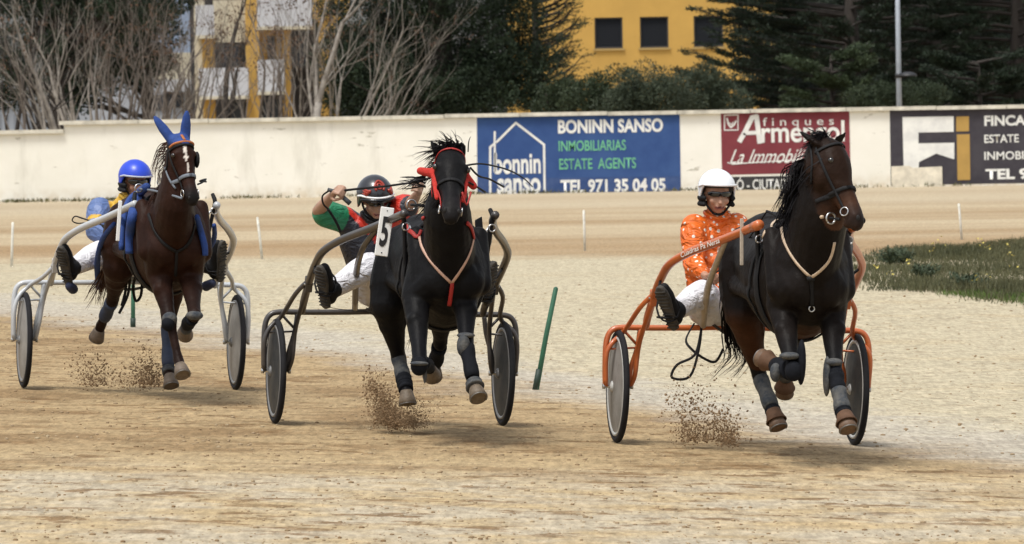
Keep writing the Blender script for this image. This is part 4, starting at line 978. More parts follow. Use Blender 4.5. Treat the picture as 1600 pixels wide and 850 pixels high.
# ------------------------------------------------------------------ people
skin = None
def person(rig, label, cfg):
    J = rig.J; base = cfg['base']; root = put(rig, 'person', label, 'person', base); off = -base
    j = {k: (J(*q) if len(q) == 3 else q) for k, q in cfg['j'].items()}
    hc = j['head']; fd = V(cfg['face']).normalized(); up = V(cfg.get('up', (0, 0, 1))); up = (up-fd*up.dot(fd)).normalized(); sx = up.cross(fd); sx = sx if sx.x > 0 else -sx
    F = lambda s, u, f: hc+sx*s+up*u+fd*f
    rotm = Matrix((sx, fd, up)).transposed()
    mb = MB()
    # head
    mb.ell(F(0, .025, -.01), (.074, .095, .095), rotm, 16, 12); mb.ell(F(0, -.035, .02), (.056, .070, .075), rotm, 14, 10); mb.ell(F(0, -.09, .045), (.030, .028, .022), rotm)
    mb.cap(F(0, -.045, .088), F(0, .005, .088), .013, .007); mb.ell(F(0, -.045, .098), (.015, .014, .012), rotm); mb.cap(F(-.03, .018, .082), F(.03, .018, .082), .012, .012)
    mb.cap(F(-.018, -.068, .083), F(.018, -.068, .083), .009, .009); mb.cap(F(-.016, -.080, .08), F(.016, -.080, .08), .009, .009)
    for s in (-1, 1): mb.ell(F(s*.075, -.01, -.01), (.010, .02, .03), rotm); mb.ell(F(s*.04, -.035, .062), (.022, .02, .02), rotm)
    nb = j['neck']; mb.cap(nb, F(0, -.07, -.015), .058, .054)
    # torso inside the clothes
    pv, ch = j['pelvis'], j['chest']; st = V((1, 0, 0))
    mb.chain([pv, pv.lerp(ch, .5), ch], [.12, .11, .12]); 
    for s, a in (('l', -1), ('r', 1)):
        sh, el, ha = j['sh'+s], j['el'+s], j['ha'+s]
        mb.chain([ch, sh], [.09, .055]); mb.chain([sh, sh.lerp(el, .5), el], [.055, .045, .037]); mb.chain([el, el.lerp(ha, .3), ha], [.038, .040, .025])
        # hand: palm, four curled fingers, thumb
        fdv = (ha-el).normalized(); hn = V(cfg['hn'+s]).normalized(); hn = (hn-fdv*hn.dot(fdv)).normalized(); hs2 = fdv.cross(hn)
        hk = lambda f, x, n_: ha+fdv*f+hs2*x+hn*n_
        mb.chain([ha, hk(.04, -.015, 0), hk(.085, -.022, 0)], [.026, .022, .017]); mb.chain([hk(0, 0, 0), hk(.04, .015, 0), hk(.083, .022, 0)], [.024, .021, .017])
        for k, (x, l_) in enumerate(((-.033, .9), (-.011, 1.0), (.011, .95), (.033, .78))):
            p0 = hk(.085, x, 0); p1 = hk(.085+.030*l_, x*1.05, .022); p2 = hk(.085+.020*l_, x, .048*l_+.004); p3 = hk(.075, x*.95, .052)
            mb.chain([p0, p1, p2, p3], [.0105, .0098, .009, .008], 8)
        mb.chain([hk(.02, -.03, .008), hk(.05, -.05, .028), hk(.078, -.034, .05), hk(.085, -.012, .064)], [.014, .0115, .010, .009], 8)
        hp, kn, an, to = j['hi'+s], j['kn'+s], j['an'+s], j['to'+s]
        mb.chain([pv, hp], [.11, .085]); mb.chain([hp, kn], [.08, .052]); mb.chain([kn, kn.lerp(an, .35), an], [.052, .052, .035]); mb.chain([an, an+(to-an).normalized()*.10], [.036, .026])
    me = remesh(mb, .0068, 3)
    sk = cfg.get('skin', (.42, .22, .14)); lip = F(0, -.075, .09)
    def cf(p):
        d = p-hc; x, z, f = d.dot(sx), d.dot(up), d.dot(fd)
        if abs(x) < .026 and abs(z+.0735) < .0042 and f > .06: return (.08, .02, .018)
        if abs(x) < .03 and abs(z+.075) < .011 and f > .06: return (.34, .13, .10)
        if (z > .04 and d.length < .16) or (f < .0 and z > -.04 and abs(x) < .2 and d.length < .14): return (.04, .025, .018)
        return sk
    vcol(me, cf); link('body', me, mat('skin', (1, 1, 1), .5, attr=True, var=.10, vs=25), root, off)
    # jacket
    def garment(name, build, m, vox=.009, it=4, fn=None):
        g = MB(); build(g); me = remesh(g, vox, it)
        if fn: vcol(me, fn)
        return link(name, me, m, root, off)
    bulge = cfg.get('bulge', 1.0)
    def jk(g):
        bd = ch-pv; w1 = sx; bulge = cfg.get('bulge', 1.12)
        g.ring([(pv+bd*t, V((a_, 0, 0)), V((0, b_, b_*.1))) for t, a_, b_ in ((-.12, .10, .09), (0, .155, .125), (.25, .17, .14), (.55, .175, .135), (.85, .185, .13), (1.05, .16, .115), (1.2, .09, .085))], 16)
        g.cap(j['chest'].lerp(nb, .3), nb.lerp(hc, .12), .10, .074)
        for s in 'lr':
            sh, el, ha = j['sh'+s], j['el'+s], j['ha'+s]; t = cfg.get('sleeve', .94)
            g.chain([ch.lerp(sh, .3), sh], [.115, .082])
            if t > .5:
                e2 = el.lerp(ha, (t-.5)*2); g.chain([sh, sh.lerp(el, .3), sh.lerp(el, .65), el], [.082*bulge, .080*bulge, .066*bulge, .062*bulge]); g.chain([el, el.lerp(e2, .3), el.lerp(e2, .75), e2], [.062*bulge, .062*bulge, .048, .036])
            else:
                e2 = sh.lerp(el, t*2); g.chain([sh, sh.lerp(e2, .5), e2], [.086, .088, .088])
    garment('jacket', jk, cfg['jacket'], .0095, 3, cfg.get('jfn') and (lambda p: cfg['jfn'](p, j)))
    def tk(g):
        g.ell(pv+V((0, 0, -.02)), (.165, .13, .11))
        for s in 'lr':
            hp, kn, an = j['hi'+s], j['kn'+s], j['an'+s]
            g.chain([pv.lerp(hp, .5), hp, hp.lerp(kn, .5), kn.lerp(hp, .04)], [.125, .122, .112, .088]); g.chain([kn.lerp(hp, .04), kn.lerp(an, .3), kn.lerp(an, .88)], [.088, .086, .060])
            pass
    garment('trousers', tk, cfg['trousers'], .009, 3)
    # boots with thick soles facing the camera
    for s in 'lr':
        an, to, kn = j['an'+s], j['to'+s], j['kn'+s]; fd2 = (to-an).normalized(); sh_ = (an-kn).normalized(); sh_ = (sh_-fd2*sh_.dot(fd2)).normalized(); lx = fd2.cross(sh_)
        g = MB(); g.chain([kn.lerp(an, .84), an], [.060, .056]); g.chain([an+sh_*.015-fd2*.035, an+fd2*.05+sh_*.02, an+fd2*.13+sh_*.02, an+fd2*.18+sh_*.02], [.047, .044, .046, .034])
        me2 = remesh(g, .008, 4); bt = link('boot', me2, cfg.get('bootm', leather), root, off)
        g = MB(); secs = []
        for t, w_ in ((-.085, .012), (-.075, .032), (-.04, .038), (.02, .034), (.07, .040), (.13, .048), (.185, .042), (.215, .024), (.222, .008)): secs.append((an+fd2*t+sh_*.062, lx*w_, sh_*.015))
        g.ring(secs, 14, True, .7)
        for t in np.linspace(-.06, .19, 12):
            if .035 < t < .055: continue
            g.box(an+fd2*t+sh_*.079, (.034, .0035, .004), Matrix((lx, fd2, sh_)).transposed())
        g.build('sole', cfg.get('solem', dusty), bt)
    # helmet
    hm = cfg['helmet']; g = MB(); n = 36; k = 12; vs = []
    for layer, r_ in ((0, 1.0), (1, .90)):
        for jx in range(k+1):
            for i in range(n):
                az = 2*math.pi*i/n; c = math.cos(az)      # az=0 faces forward
                lim = hm['front'] if c > .45 else hm['front']+(hm['side']-hm['front'])*min(1, (.45-c)/.35)
                el = math.pi/2+(lim-math.pi/2)*jx/k
                x, y, z = math.cos(el)*math.sin(az)*.114, math.cos(el)*math.cos(az)*.136, math.sin(el)*.121
                if el < 0: x, y = math.sin(az)*.113*(1+.08*el), math.cos(az)*.130*(1+.12*el); z = math.sin(el)*.14
                vs.append(F(x*r_, z*r_+.035, y*r_-.008))
    Lr = (k+1)*n; fs = []
    for l_ in (0, 1):
        for jx in range(k):
            for i in range(n): fs.append((l_*Lr+jx*n+i, l_*Lr+jx*n+(i+1) % n, l_*Lr+(jx+1)*n+(i+1) % n, l_*Lr+(jx+1)*n+i))
    for i in range(n): fs.append((k*n+i, k*n+(i+1) % n, Lr+k*n+(i+1) % n, Lr+k*n+i))
    g.add(vs, fs); he = g.build('helmet', hm['m'], root, True, off)
    g = MB(); pts = []
    for i in range(25):
        az = -1.5+3.0*i/24; f_ = hm['front']; q = abs(az)/1.5; el = f_-(0 if q < .75 else (q-.75)*.5); pts.append(F(math.cos(el)*math.sin(az)*.117, math.sin(el)*.121+.035, math.cos(el)*math.cos(az)*.139-.008+hm.get('peak', .0)*math.cos(az)))
    g.tube(pts, [.003]+[.0075]*23+[.003], 6); g.build('rim', hm['rim'], he)
    # lower liner / straps
    g = MB()
    for s in (-1, 1): g.tube([F(s*.095, .02, .02), F(s*.078, -.05, .035), F(s*.03, -.112, .045)], .007, 6, smooth=3)
    g.tube([F(-.03, -.112, .045), F(0, -.118, .05), F(.03, -.112, .045)], .008, 6); g.build('chin_strap', leather, root, True, off)
    if hm.get('liner'):
        g = MB(); pts = []
        for i in range(21):
            az = math.radians(62)+math.radians(236)*i/20; pts.append((F(math.sin(az)*.100, -.050, math.cos(az)*.108-.01), V((0, 0, 0))))
        for i in range(20): g.cap(pts[i][0]+up*.03, pts[i+1][0]+up*.03, .017, .017, 6); g.cap(pts[i][0]-up*.008, pts[i+1][0]-up*.008, .016, .016, 6)
        me3 = remesh(g, .006, 3); link('helmet_liner', me3, leather, root, off)
    # sunglasses
    g = MB(); secs = []
    for i in range(17):
        x = -1+2*i/16; ax_ = abs(x); hh = (.019-.006*max(0, (.18-ax_)/.18)-.010*max(0, ax_-.75)/.25)*cfg.get('gl', 1)
        secs.append((F(x*.072, .008, .104-.050*x*x), up*hh, fd*.005))
    g.ring(secs, 10, True, .7); g.build('sunglasses', mat('dark_lens', (.006, .006, .007), .12, spec=.7), root, True, off)
    return dict(root=root, off=off, F=F, j=j, sx=sx, up=up, fd=fd, helmet=he)
# ================================================================== the three rigs
SHAFT = [(.575, .06, .70), (.578, .14, .77), (.588, .42, .91), (.590, .64, 1.01), (.575, .86, 1.10), (.50, 1.10, 1.175), (.39, 1.42, 1.245), (.31, 1.75, 1.31), (.275, 2.02, 1.35)]
BRACE = [(.34, 1.50, 1.26), (.38, 1.2, 1.14), (.34, .7, .98), (.25, .12, .73)]
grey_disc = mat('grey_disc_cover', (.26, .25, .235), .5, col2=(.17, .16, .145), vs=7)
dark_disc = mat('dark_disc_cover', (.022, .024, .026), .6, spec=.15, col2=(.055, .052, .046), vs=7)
rimw = mat('pale_rim', (.42, .42, .40), .5); rimd = mat('dull_rim', (.16, .16, .16), .5)
boot_grey = mat('grey_boot_neoprene', (.040, .046, .055), .85, spec=.15, bump=.4, bs=60, col2=(.10, .098, .092), vs=14); boot_black = mat('black_boot_neoprene', (.008, .009, .012), .85, spec=.12, var=.3, vs=20)
bell_brown = mat('brown_bell_boot', (.10, .055, .033), .75, spec=.2, var=.25, vs=18); boot_navy = mat('navy_boot', (.02, .03, .06), .7, var=.3, vs=16)
cream_st = mat('cream_webbing', (.50, .38, .27), .6, var=.15, vs=40); red_st = mat('red_webbing', (.34, .018, .014), .6, var=.15, vs=40)
grey_st = mat('grey_webbing', (.13, .15, .18), .6); hair_b = mat('black_horse_hair', (.006, .005, .006), .6, spec=.15); hair_c = mat('chestnut_horse_hair', (.045, .016, .009), .5, spec=.3)
def plate(rig, so, cx, cy, w_, h, tilt, yaw, v, num, name='number_plate'):
    c = rig.J(cx, cy, v); rot = (Matrix.Rotation(yaw, 4, 'Z') @ Matrix.Rotation(tilt, 4, 'Y')).to_3x3()
    mb = MB(); mb.box((0, 0, 0), (w_/2, .004, h/2)); o = mb.build(name, mat('plate_white', (.80, .80, .78), .45), so, False, None, .006); o.location = c; o.rotation_euler = rot.to_euler()
    if num:
        me = text_mesh(num, .03); co = np.array([v_.co[:] for v_ in me.vertices]); mn, mx_ = co.min(0), co.max(0)
        for v_ in me.vertices: v_.co = ((((v_.co.x-mn[0])/(mx_[0]-mn[0])-.5)*w_*.58), -.0065, ((v_.co.y-mn[1])/(mx_[1]-mn[1])-.5)*h*.62)
        t = link('numeral', me, mat('numeral_black', (.012, .012, .014), .6), o)
        mb = MB(); mb.tube([(0, -.007, h*.43), (0, -.003, h*.43)], .004, 6); mb.tube([(0, -.007, -h*.43), (0, -.003, -h*.43)], .004, 6); mb.build('rivet', leather, o)
    return o
def guard(rig, so, pts, m, v):
    mb = MB(); ps = [rig.J(x, y, v) for x, y in pts]; n = len(ps)
    mb.add([p+V((0, -.008, 0)) for p in ps]+[p+V((0, .008, 0)) for p in ps], [tuple(range(n)), tuple(range(2*n-1, n-1, -1))]+[(i, (i+1) % n, n+(i+1) % n, n+i) for i in range(n)])
    return mb.build('leg_guard', m, so, False, None, .005)
def loose_strap(rig, X, name, pts, w, m, seed=0, parent=None, th=.003):
    mb = MB(); mb.tube([rig.J(*q) for q in pts], w, 6, smooth=5, flat=.35); return mb.build(name, m, X['root'], True, X['off'])
def gear(rig, X, m, buckle, gv=.40, pad=True, tilt=.05):
    """saddle, girth, hanging shaft loops and buckles shared by the horses"""
    H = X['H']
    mb = MB(); girth(X, mb, gv, .035, tilt, .006); fin(mb, 'girth', m, X)
    mb = MB(); girth(X, mb, gv-.12, .018, tilt+.1, .005); fin(mb, 'back_girth', m, X)
    mb = MB(); pts = loop_v(X['bvh'], H(0, gv, 1.08), V((1, 0, 0)), V((0, -tilt, 1)).normalized(), .62, 16, math.radians(35), math.radians(145)); strap(mb, X['bvh'], pts, .075, .014, .004); fin(mb, 'saddle_pad', m, X)
    for s in (-1, 1):
        top = H(s*.055, gv, 1.43); h = X['bvh'].find_nearest(top)[0]; mb = MB(); ringo(mb, h+V((0, 0, .055)), .024, V((.15, -1, .1)), .0045); mb.tube([h, h+V((0, 0, .032))], .008, 6); fin(mb, 'terret_ring', buckle, X)
        p = L(s*.262, 1.94, 1.33); mb = MB(); mb.tube([p+V((0, .03, .05)), p+V((s*.01, -.02, .0)), p+V((0, .0, -.07)), H(s*.25, gv, .98)], [.013, .016, .014, .010], 8, smooth=3); fin(mb, 'shaft_loop', m, X)
        mb = MB(); ringo(mb, p+V((0, -.05, -.06)), .022, V((.2, -1, 0)), .005); fin(mb, 'buckle', buckle, X); mb = MB(); mb.tube([p+V((-s*.02, -.05, -.05)), p+V((-s*.05, -.05, -.11))], .006, 6); fin(mb, 'clip', buckle, X)
def rein(rig, X, name, pts, r, m):
    mb = MB(); mb.tube([rig.J(*q) for q in pts], r, 6, smooth=4); return mb.build(name, m, X['root'], True, X['off'])

# ---- leading rig: orange sulky, dark bay horse
r1 = Rig(1150, 695, 38.6, 8.6)
om = mat('orange_paint', (.50, .125, .028), .38, col2=(.40, .095, .025), vs=4, coat=.3)
f1 = [r1.J(1044, 470, .76), r1.J(1298, 446, .78)]
bm1 = mat('beige_padding', (.40, .34, .27), .7, var=.15, vs=20)
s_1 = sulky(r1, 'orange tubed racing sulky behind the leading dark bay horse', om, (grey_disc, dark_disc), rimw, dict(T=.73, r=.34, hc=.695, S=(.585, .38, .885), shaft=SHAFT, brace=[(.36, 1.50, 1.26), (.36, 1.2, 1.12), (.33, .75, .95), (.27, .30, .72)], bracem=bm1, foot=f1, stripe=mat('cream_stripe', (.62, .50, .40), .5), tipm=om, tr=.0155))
plate(r1, s_1, 1159, 378, .022, .27, R(-1), 0, 1.78, '').data.materials[0] = bm1
guard(r1, s_1, [(1308, 340), (1324, 348), (1333, 385), (1330, 408), (1308, 424)], mat('grey_guard', (.12, .12, .125), .5, var=.15, vs=8), 1.95)
tx = text_mesh('Cuadras Pa Nersa', .012, .15); co = np.array([v.co[:] for v in tx.vertices]); mn, mx_ = co.min(0), co.max(0)
A, B = r1.J(1086, 391, 1.02)+V((0, -.05, 0)), r1.J(1127, 369, 1.02)+V((0, -.05, 0)); dx = (B-A)
A = L(-.515, 1.02, 1.175); 
shp = mirror([L(*p) for p in SHAFT]); seg, _ = catmull(shp, [0]*len(shp), 12)
seg = [p for p in seg if 1.02 < -p.y < 1.50]; cum = [0]
for a_, b_ in zip(seg[:-1], seg[1:]): cum.append(cum[-1]+(b_-a_).length)
for v_ in tx.vertices:
    t = (v_.co.x-mn[0])/(mx_[0]-mn[0])*cum[-1]; i = max(0, min(len(seg)-2, next((k for k in range(len(cum)-1) if cum[k+1] >= t), len(seg)-2))); q = (t-cum[i])/(cum[i+1]-cum[i]); p = seg[i].lerp(seg[i+1], q); d = (seg[i+1]-seg[i]).normalized()
    nrm = V((-.45, -.6, .0)); nrm = (nrm-d*nrm.dot(d)).normalized(); up = d.cross(nrm); up = up if up.z > 0 else -up
    yy = ((v_.co.y-mn[1])/(mx_[1]-mn[1])-.5)*.030; v_.co = p+nrm*.0275+up*yy
link('lettering', tx, mat('white_decal', (.75, .72, .68), .5), s_1)
black_c = (.0085, .0064, .0056)
X1 = horse(r1, 'dark bay trotter leading on the right with a cream breast strap and brown bell boots', dict(name='bay', torso=(.0, 1.52, -.03, 1.0), yaw=0,
  legs=[dict(k='fore', s=1, j=[(1300, 478, 2.15), (1304, 580, 2.45), (1317, 642, 2.62), (1321, 654, 2.66)], toe=(1330, 688, 2.74), bell=bell_brown, boots=[('c', .12, .50, .048, .042, boot_black), ('c', .48, 1.0, .042, .048, boot_grey), ('p', .0, .6, .047, .047, boot_black)], pads=[((1303, 566, 2.46), (.052, .054, .024), boot_grey), ((1292, 588, 2.45), (.022, .045, .115), boot_grey), ((1306, 585, 2.47), (.046, .050, .055), boot_black)]),
        dict(k='fore', s=-1, j=[(1222, 480, 2.15), (1238, 578, 2.50), (1212, 572, 2.20), (1203, 566, 2.14)], toe=(1183, 556, 2.06), bell=bell_brown, boots=[('c', .05, .95, .056, .050, boot_black)], pads=[((1240, 580, 2.54), (.052, .035, .058), boot_black), ((1252, 566, 2.52), (.026, .05, .13), boot_black), ((1212, 582, 2.40), (.034, .04, .055), boot_grey), ((1234, 556, 2.52), (.062, .05, .022), boot_grey)]),
        dict(k='hind', s=-1, j=[(1163, 490, 1.15), (1187, 588, 1.0), (1207, 640, 1.22), (1211, 651, 1.28)], toe=(1219, 676, 1.33), bell=bell_brown, boots=[('c', .1, .95, .046, .046, boot_grey), ('p', .1, .6, .045, .045, boot_black)]),
        dict(k='hind', s=1, j=[(1250, 490, 1.15), (1234, 555, .78), (1227, 590, .52), (1226, 600, .49)], toe=(1226, 626, .42), bell=bell_brown, boots=[('c', .2, .95, .046, .046, boot_grey)])],
  neck=[(1283, 328, 2.40), (1287, 282, 2.46)], na=[.155, .118], nb=[.21, .165], poll=(1284, 230, 2.48), muz=(1341, 352, 2.73), face=(.84, -.58, .28), hw=1.13, es=.088, ears=[(1247, 203, 2.46), (1325, 202, 2.44)],
  cols=(black_c, (.007, .0065, .007), (.070, .031, .017)), head=(.018, .0090, .0056), belly=(.038, .015, .007), hoof=(.12, .07, .04)))
gear(r1, X1, leather, chrome)
mb = MB(); ssp(r1, X1, [(1222, 357), (1230, 385), (1245, 410), (1267, 432)], mb, .0095, .0045); ssp(r1, X1, [(1303, 378), (1298, 400), (1286, 418), (1269, 432)], mb, .0095, .0045); fin(mb, 'breast_strap', cream_st, X1)
mb = MB(); ssp(r1, X1, [(1220, 341), (1207, 351), (1197, 364), (1192, 382)], mb, .009, .004); fin(mb, 'neck_strap', cream_st, X1)
mb = MB(); ssp(r1, X1, [(1268, 432), (1268, 455), (1268, 478)], mb, .012, .004); p, _ = r1.hit(1268, 434, X1['bvh'], .012); mb.box(p, (.022, .006, .012)); fin(mb, 'breast_strap_hanger', leather, X1)
p, _ = r1.hit(1268, 481, X1['bvh'], .012); mb = MB(); ringo(mb, p, .016); fin(mb, 'ring', chrome, X1)
headgear(X1, leather, chrome, .009, nose=.58)
rein(r1, X1, 'rein', [(1216, 340, 2.12), (1250, 340, 2.30), (1297, 341, 2.60), (1312, 343, 2.68)], .009, leather)
rein(r1, X1, 'rein', [(1268, 339, 2.46), (1285, 339, 2.6)], .0115, cream_st)
rein(r1, X1, 'rein', [(1198, 330, 1.95), (1208, 334, 2.05), (1216, 340, 2.12)], .008, leather)
mb = MB(); ringo(mb, r1.J(1298, 341, 2.66), .031, V((.5, -1, 0)), .0055); fin(mb, 'bit_ring', chrome, X1)
wind_mane(X1, hair_b, 800, .21, V((-.80, .3, -.35)), .08, .007, .9, .35)
forelock(X1, hair_b, [V((-.5, .0, .5)), V((-.1, 0, .5)), V((-.8, .1, .1)), V((-.4, -.2, .2))], 260, .10, .0035, .03)
tail(r1, X1, hair_b, [(1142, 440, .72), (1140, 490, .55), (1150, 530, .42), (1158, 560, .32), (1135, 585, .22)], 130, .05, .006)
for pts in ([(1098, 490, .2), (1095, 520, .25), (1085, 555, .3), (1058, 570, .32), (1050, 590, .32), (1078, 588, .33), (1092, 545, .3), (1096, 510, .25)], [(1085, 505, .1), (1072, 530, .15), (1080, 545, .2), (1100, 560, .2), (1118, 565, .2), (1130, 545, .2)]):
    loose_strap(r1, X1, 'trailing_strap', pts, .008, leather)
loose_strap(r1, X1, 'crupper_strap', [(1134, 445, .9), (1150, 460, .95), (1160, 463, .95), (1172, 456, 1.0)], .008, mat('rope', (.16, .14, .12), .8))
orange_j = bpy.data.materials.new('orange_spotted_silk'); orange_j.use_nodes = True; n = orange_j.node_tree; b = n.nodes['Principled BSDF']; b.inputs['Roughness'].default_value = .5
tc = n.nodes.new('ShaderNodeTexCoord'); vo = n.nodes.new('ShaderNodeTexVoronoi'); vo.inputs['Scale'].default_value = 25; vo.inputs['Randomness'].default_value = .65
n.links.new(tc.outputs['Object'], vo.inputs['Vector']); rp = n.nodes.new('ShaderNodeValToRGB'); rp.color_ramp.elements[0].position = .24; rp.color_ramp.elements[1].position = .28; rp.color_ramp.elements[0].color = (.75, .70, .62, 1); rp.color_ramp.elements[1].color = (.68, .125, .008, 1)
n.links.new(vo.outputs['Distance'], rp.inputs[0]); n.links.new(rp.outputs[0], b.inputs['Base Color'])
def cloth_bump(m, s=9, st=.6):
    n = m.node_tree; b = n.nodes['Principled BSDF']; tc = n.nodes.new('ShaderNodeTexCoord'); mp = n.nodes.new('ShaderNodeMapping'); mp.inputs['Scale'].default_value = (1, 1, 1.8); mp.inputs['Rotation'].default_value = (.4, .5, .2)
    nn = n.nodes.new('ShaderNodeTexNoise'); nn.inputs['Scale'].default_value = s; nn.inputs['Detail'].default_value = 3; nn.inputs['Distortion'].default_value = 1.2; bp = n.nodes.new('ShaderNodeBump'); bp.inputs['Strength'].default_value = st; bp.inputs['Distance'].default_value = .06
    n.links.new(tc.outputs['Object'], mp.inputs[0]); n.links.new(mp.outputs[0], nn.inputs['Vector']); n.links.new(nn.outputs['Fac'], bp.inputs['Height']); n.links.new(bp.outputs[0], b.inputs['Normal'])
cloth_bump(orange_j, 7, 1.0)
wt = mat('white_breeches', (.66, .65, .68), .75); cloth_bump(wt, 8, .9)
Q1 = person(r1, 'driver in orange jacket with white dots and white helmet on the orange sulky', dict(base=L(-.06, -.04, .72), face=(.08, -1, -.05),
  j=dict(pelvis=(1118, 477, -.02), chest=(1112, 388, -.05), neck=(1120, 340, .0), head=(1120, 304, .04), shl=(1085, 356, .02), ell=(1083, 412, .14), hal=(1101, 430, .36), shr=(1150, 354, -.02), elr=(1160, 410, .12), har=(1172, 425, .36),
         hil=(1104, 480, .02), knl=(1098, 458, .44), anl=(1054, 487, .72), tol=(1040, 448, .79), hir=(1146, 480, .04), knr=(1196, 452, .42), anr=(1300, 468, .74), tor=(1304, 432, .80)),
  hnl=(.6, -.2, .4), hnr=(-.6, -.2, .4), jacket=orange_j, trousers=wt, bulge=1.05, gl=.85, skin=(.40, .215, .14),
  helmet=dict(m=mat('white_helmet_shell', (.80, .82, .85), .18, coat=.5), rim=mat('white_rim', (.7, .7, .72), .4), front=.22, side=-.55, liner=True)))
mb = MB(); jj = Q1['j']
for t in (0,):
    d = (jj['hal']-jj['ell']).normalized(); mb.tube([jj['hal']+d*.06, r1.J(1150, 400, 1.0), r1.J(1198, 330, 1.95)], .005, 5, smooth=4)
fin(mb, 'rein', leather, X1)

# ---- middle rig: bronze grey sulky number 5, black horse
r2 = Rig(608, 664, 40.2, 10.8)
bz = mat('bronze_grey_paint', (.032, .029, .028), .4, col2=(.050, .042, .038), vs=5, coat=.3)
f2 = [r2.J(509, 432, .74), r2.J(757, 440, .78)]
s_2 = sulky(r2, 'dark bronze racing sulky carrying a white plate with number 5', bz, dark_disc, rimd, dict(T=.725, r=.33, hc=.70, S=(.585, .38, .885), shaft=SHAFT, brace=BRACE, bracem=bz, foot=f2, tr=.0155))
plate(r2, s_2, 600.5, 362, .082, .295, R(7), 0, 1.75, '5')
guard(r2, s_2, [(742, 344), (753, 338), (760, 420), (768, 440), (760, 464), (738, 462), (736, 440), (744, 405)], leather, 1.25)
X2 = horse(r2, 'black trotter with red brow band and red cheek pads running in the middle', dict(name='black', torso=(.015, 1.50, -.03, .95), yaw=-.045,
  legs=[dict(k='fore', s=1, j=[(726, 455, 2.15), (729, 542, 2.45), (740, 597, 2.62), (743, 607, 2.66)], toe=(751, 632, 2.74), boots=[('c', .02, .9, .046, .042, boot_black), ('p', .1, .9, .048, .056, boot_grey)], pads=[((724, 540, 2.47), (.040, .05, .068), boot_grey), ((728, 524, 2.44), (.055, .055, .018), boot_grey)]),
        dict(k='fore', s=-1, j=[(650, 465, 2.15), (656, 566, 2.50), (668, 572, 2.22), (672, 578, 2.15)], toe=(676, 592, 2.05), boots=[('c', .05, .95, .05, .045, boot_black)], pads=[((655, 572, 2.53), (.052, .045, .058), boot_black), ((655, 568, 2.56), (.056, .03, .014), boot_grey), ((664, 586, 2.50), (.012, .02, .05), boot_grey)]),
        dict(k='hind', s=-1, j=[(607, 475, 1.15), (623, 560, 1.0), (633, 602, 1.22), (635, 613, 1.27)], toe=(638, 640, 1.30), boots=[('c', -.05, .75, .045, .046, boot_grey), ('c', .75, 1.0, .048, .048, boot_black), ('p', .0, .7, .046, .044, boot_black)]),
        dict(k='hind', s=1, j=[(690, 470, 1.15), (688, 535, .80), (680, 568, .55), (679, 576, .50)], toe=(677, 592, .42), boots=[('c', .2, .95, .046, .046, boot_black)])],
  neck=[(699, 335, 2.38), (702, 292, 2.40)], na=[.15, .11], nb=[.20, .16], poll=(703, 249, 2.42), muz=(705, 340, 2.86), face=(0, -.72, .6), ears=[(672, 219, 2.40), (722, 217, 2.42)],
  cols=((.0060, .0058, .0063), (.006, .006, .0075), (.009, .008, .009)), head=(.006, .0058, .0062), hoof=(.11, .082, .055)))
gear(r2, X2, leather, chrome)
mb = MB(); ssp(r2, X2, [(655, 370), (665, 395), (682, 418), (704, 441)], mb, .0095, .0045); ssp(r2, X2, [(739, 372), (732, 398), (720, 420), (706, 441)], mb, .0095, .0045); fin(mb, 'breast_strap', mat('pinkish_cream_webbing', (.52, .33, .25), .6), X2)
mb = MB(); ssp(r2, X2, [(635, 352), (644, 363), (655, 369)], mb, .013, .006); ssp(r2, X2, [(664, 340), (660, 355), (655, 369)], mb, .010, .006); fin(mb, 'breast_strap_end', red_st, X2); mb = MB(); ssp(r2, X2, [(728, 348), (735, 356), (739, 372)], mb, .013, .006); fin(mb, 'breast_strap_end', red_st, X2); mb = MB(); ssp(r2, X2, [(706, 441), (704, 460), (702, 476)], mb, .013, .006); fin(mb, 'breast_strap_end', red_st, X2)
headgear(X2, red_st, chrome, .009, nose=.50, brow=.06, nm=leather)
# red fleece cheek pads flaring out beside the eyes
K = X2['K']
for s in (-1, 1):
    mb = MB(); b0 = K(.20, s*.095, -.01); b1 = K(.62, s*.078, -.03)
    tip = r2.J(657, 267, 2.45) if s < 0 else K(.30, s*.145, -.05)
    mb.chain([b0, b0.lerp(b1, .5), b1], [.024, .020, .014], 10); mb.chain([b0.lerp(b1, .12), tip], [.030, .024], 10)
    me_ = remesh(mb, .006, 3); link('cheek_pad', me_, mat('red_fleece', (.42, .022, .014), .9, var=.25, vs=60, bump=.4, bs=140), X2['root'], X2['off'])
for s, pts in ((1, [(733, 285, 2.6), (745, 292, 2.5), (758, 300, 2.3)]), (1, [(735, 262, 2.5), (748, 275, 2.4), (765, 280, 2.2), (787, 292, 2.0)])):
    rein(r2, X2, 'rein', pts, .006, leather)
rein(r2, X2, 'bridle_cord', [(736, 300, 2.7), (729, 320, 2.75), (722, 300, 2.75)], .006, red_st)
rein(r2, X2, 'rein', [(643, 320, 1.95), (665, 322, 2.2), (688, 330, 2.6)], .010, leather)
mb = MB(); ringo(mb, r2.J(643, 320, 2.0), .030, V((.3, -1, 0)), .005); fin(mb, 'terret_ring', chrome, X2)
wind_mane(X2, hair_b, 200, .15, V((-.95, .3, -.1)), .40, .006, .5, .3)
forelock(X2, hair_b, [V((-.7, .1, .35)), V((-.3, 0, .7)), V((-.1, 0, .6)), V((-.9, 0, -.2))], 300, .125, .0033, .04)
st = []
for _ in range(26):
    b = r2.J(665, 285+random.uniform(-14, 8), 2.35); e = r2.J(640+random.uniform(-22, 8), 284+random.choice((-4, 10))+random.uniform(-4, 4), 2.1); st.append([b, b.lerp(e, .5)+V((0, 0, random.uniform(-.01, .02))), e])
hair('blown_mane', st, hair_b, X2['root'], .005, X2['off'])
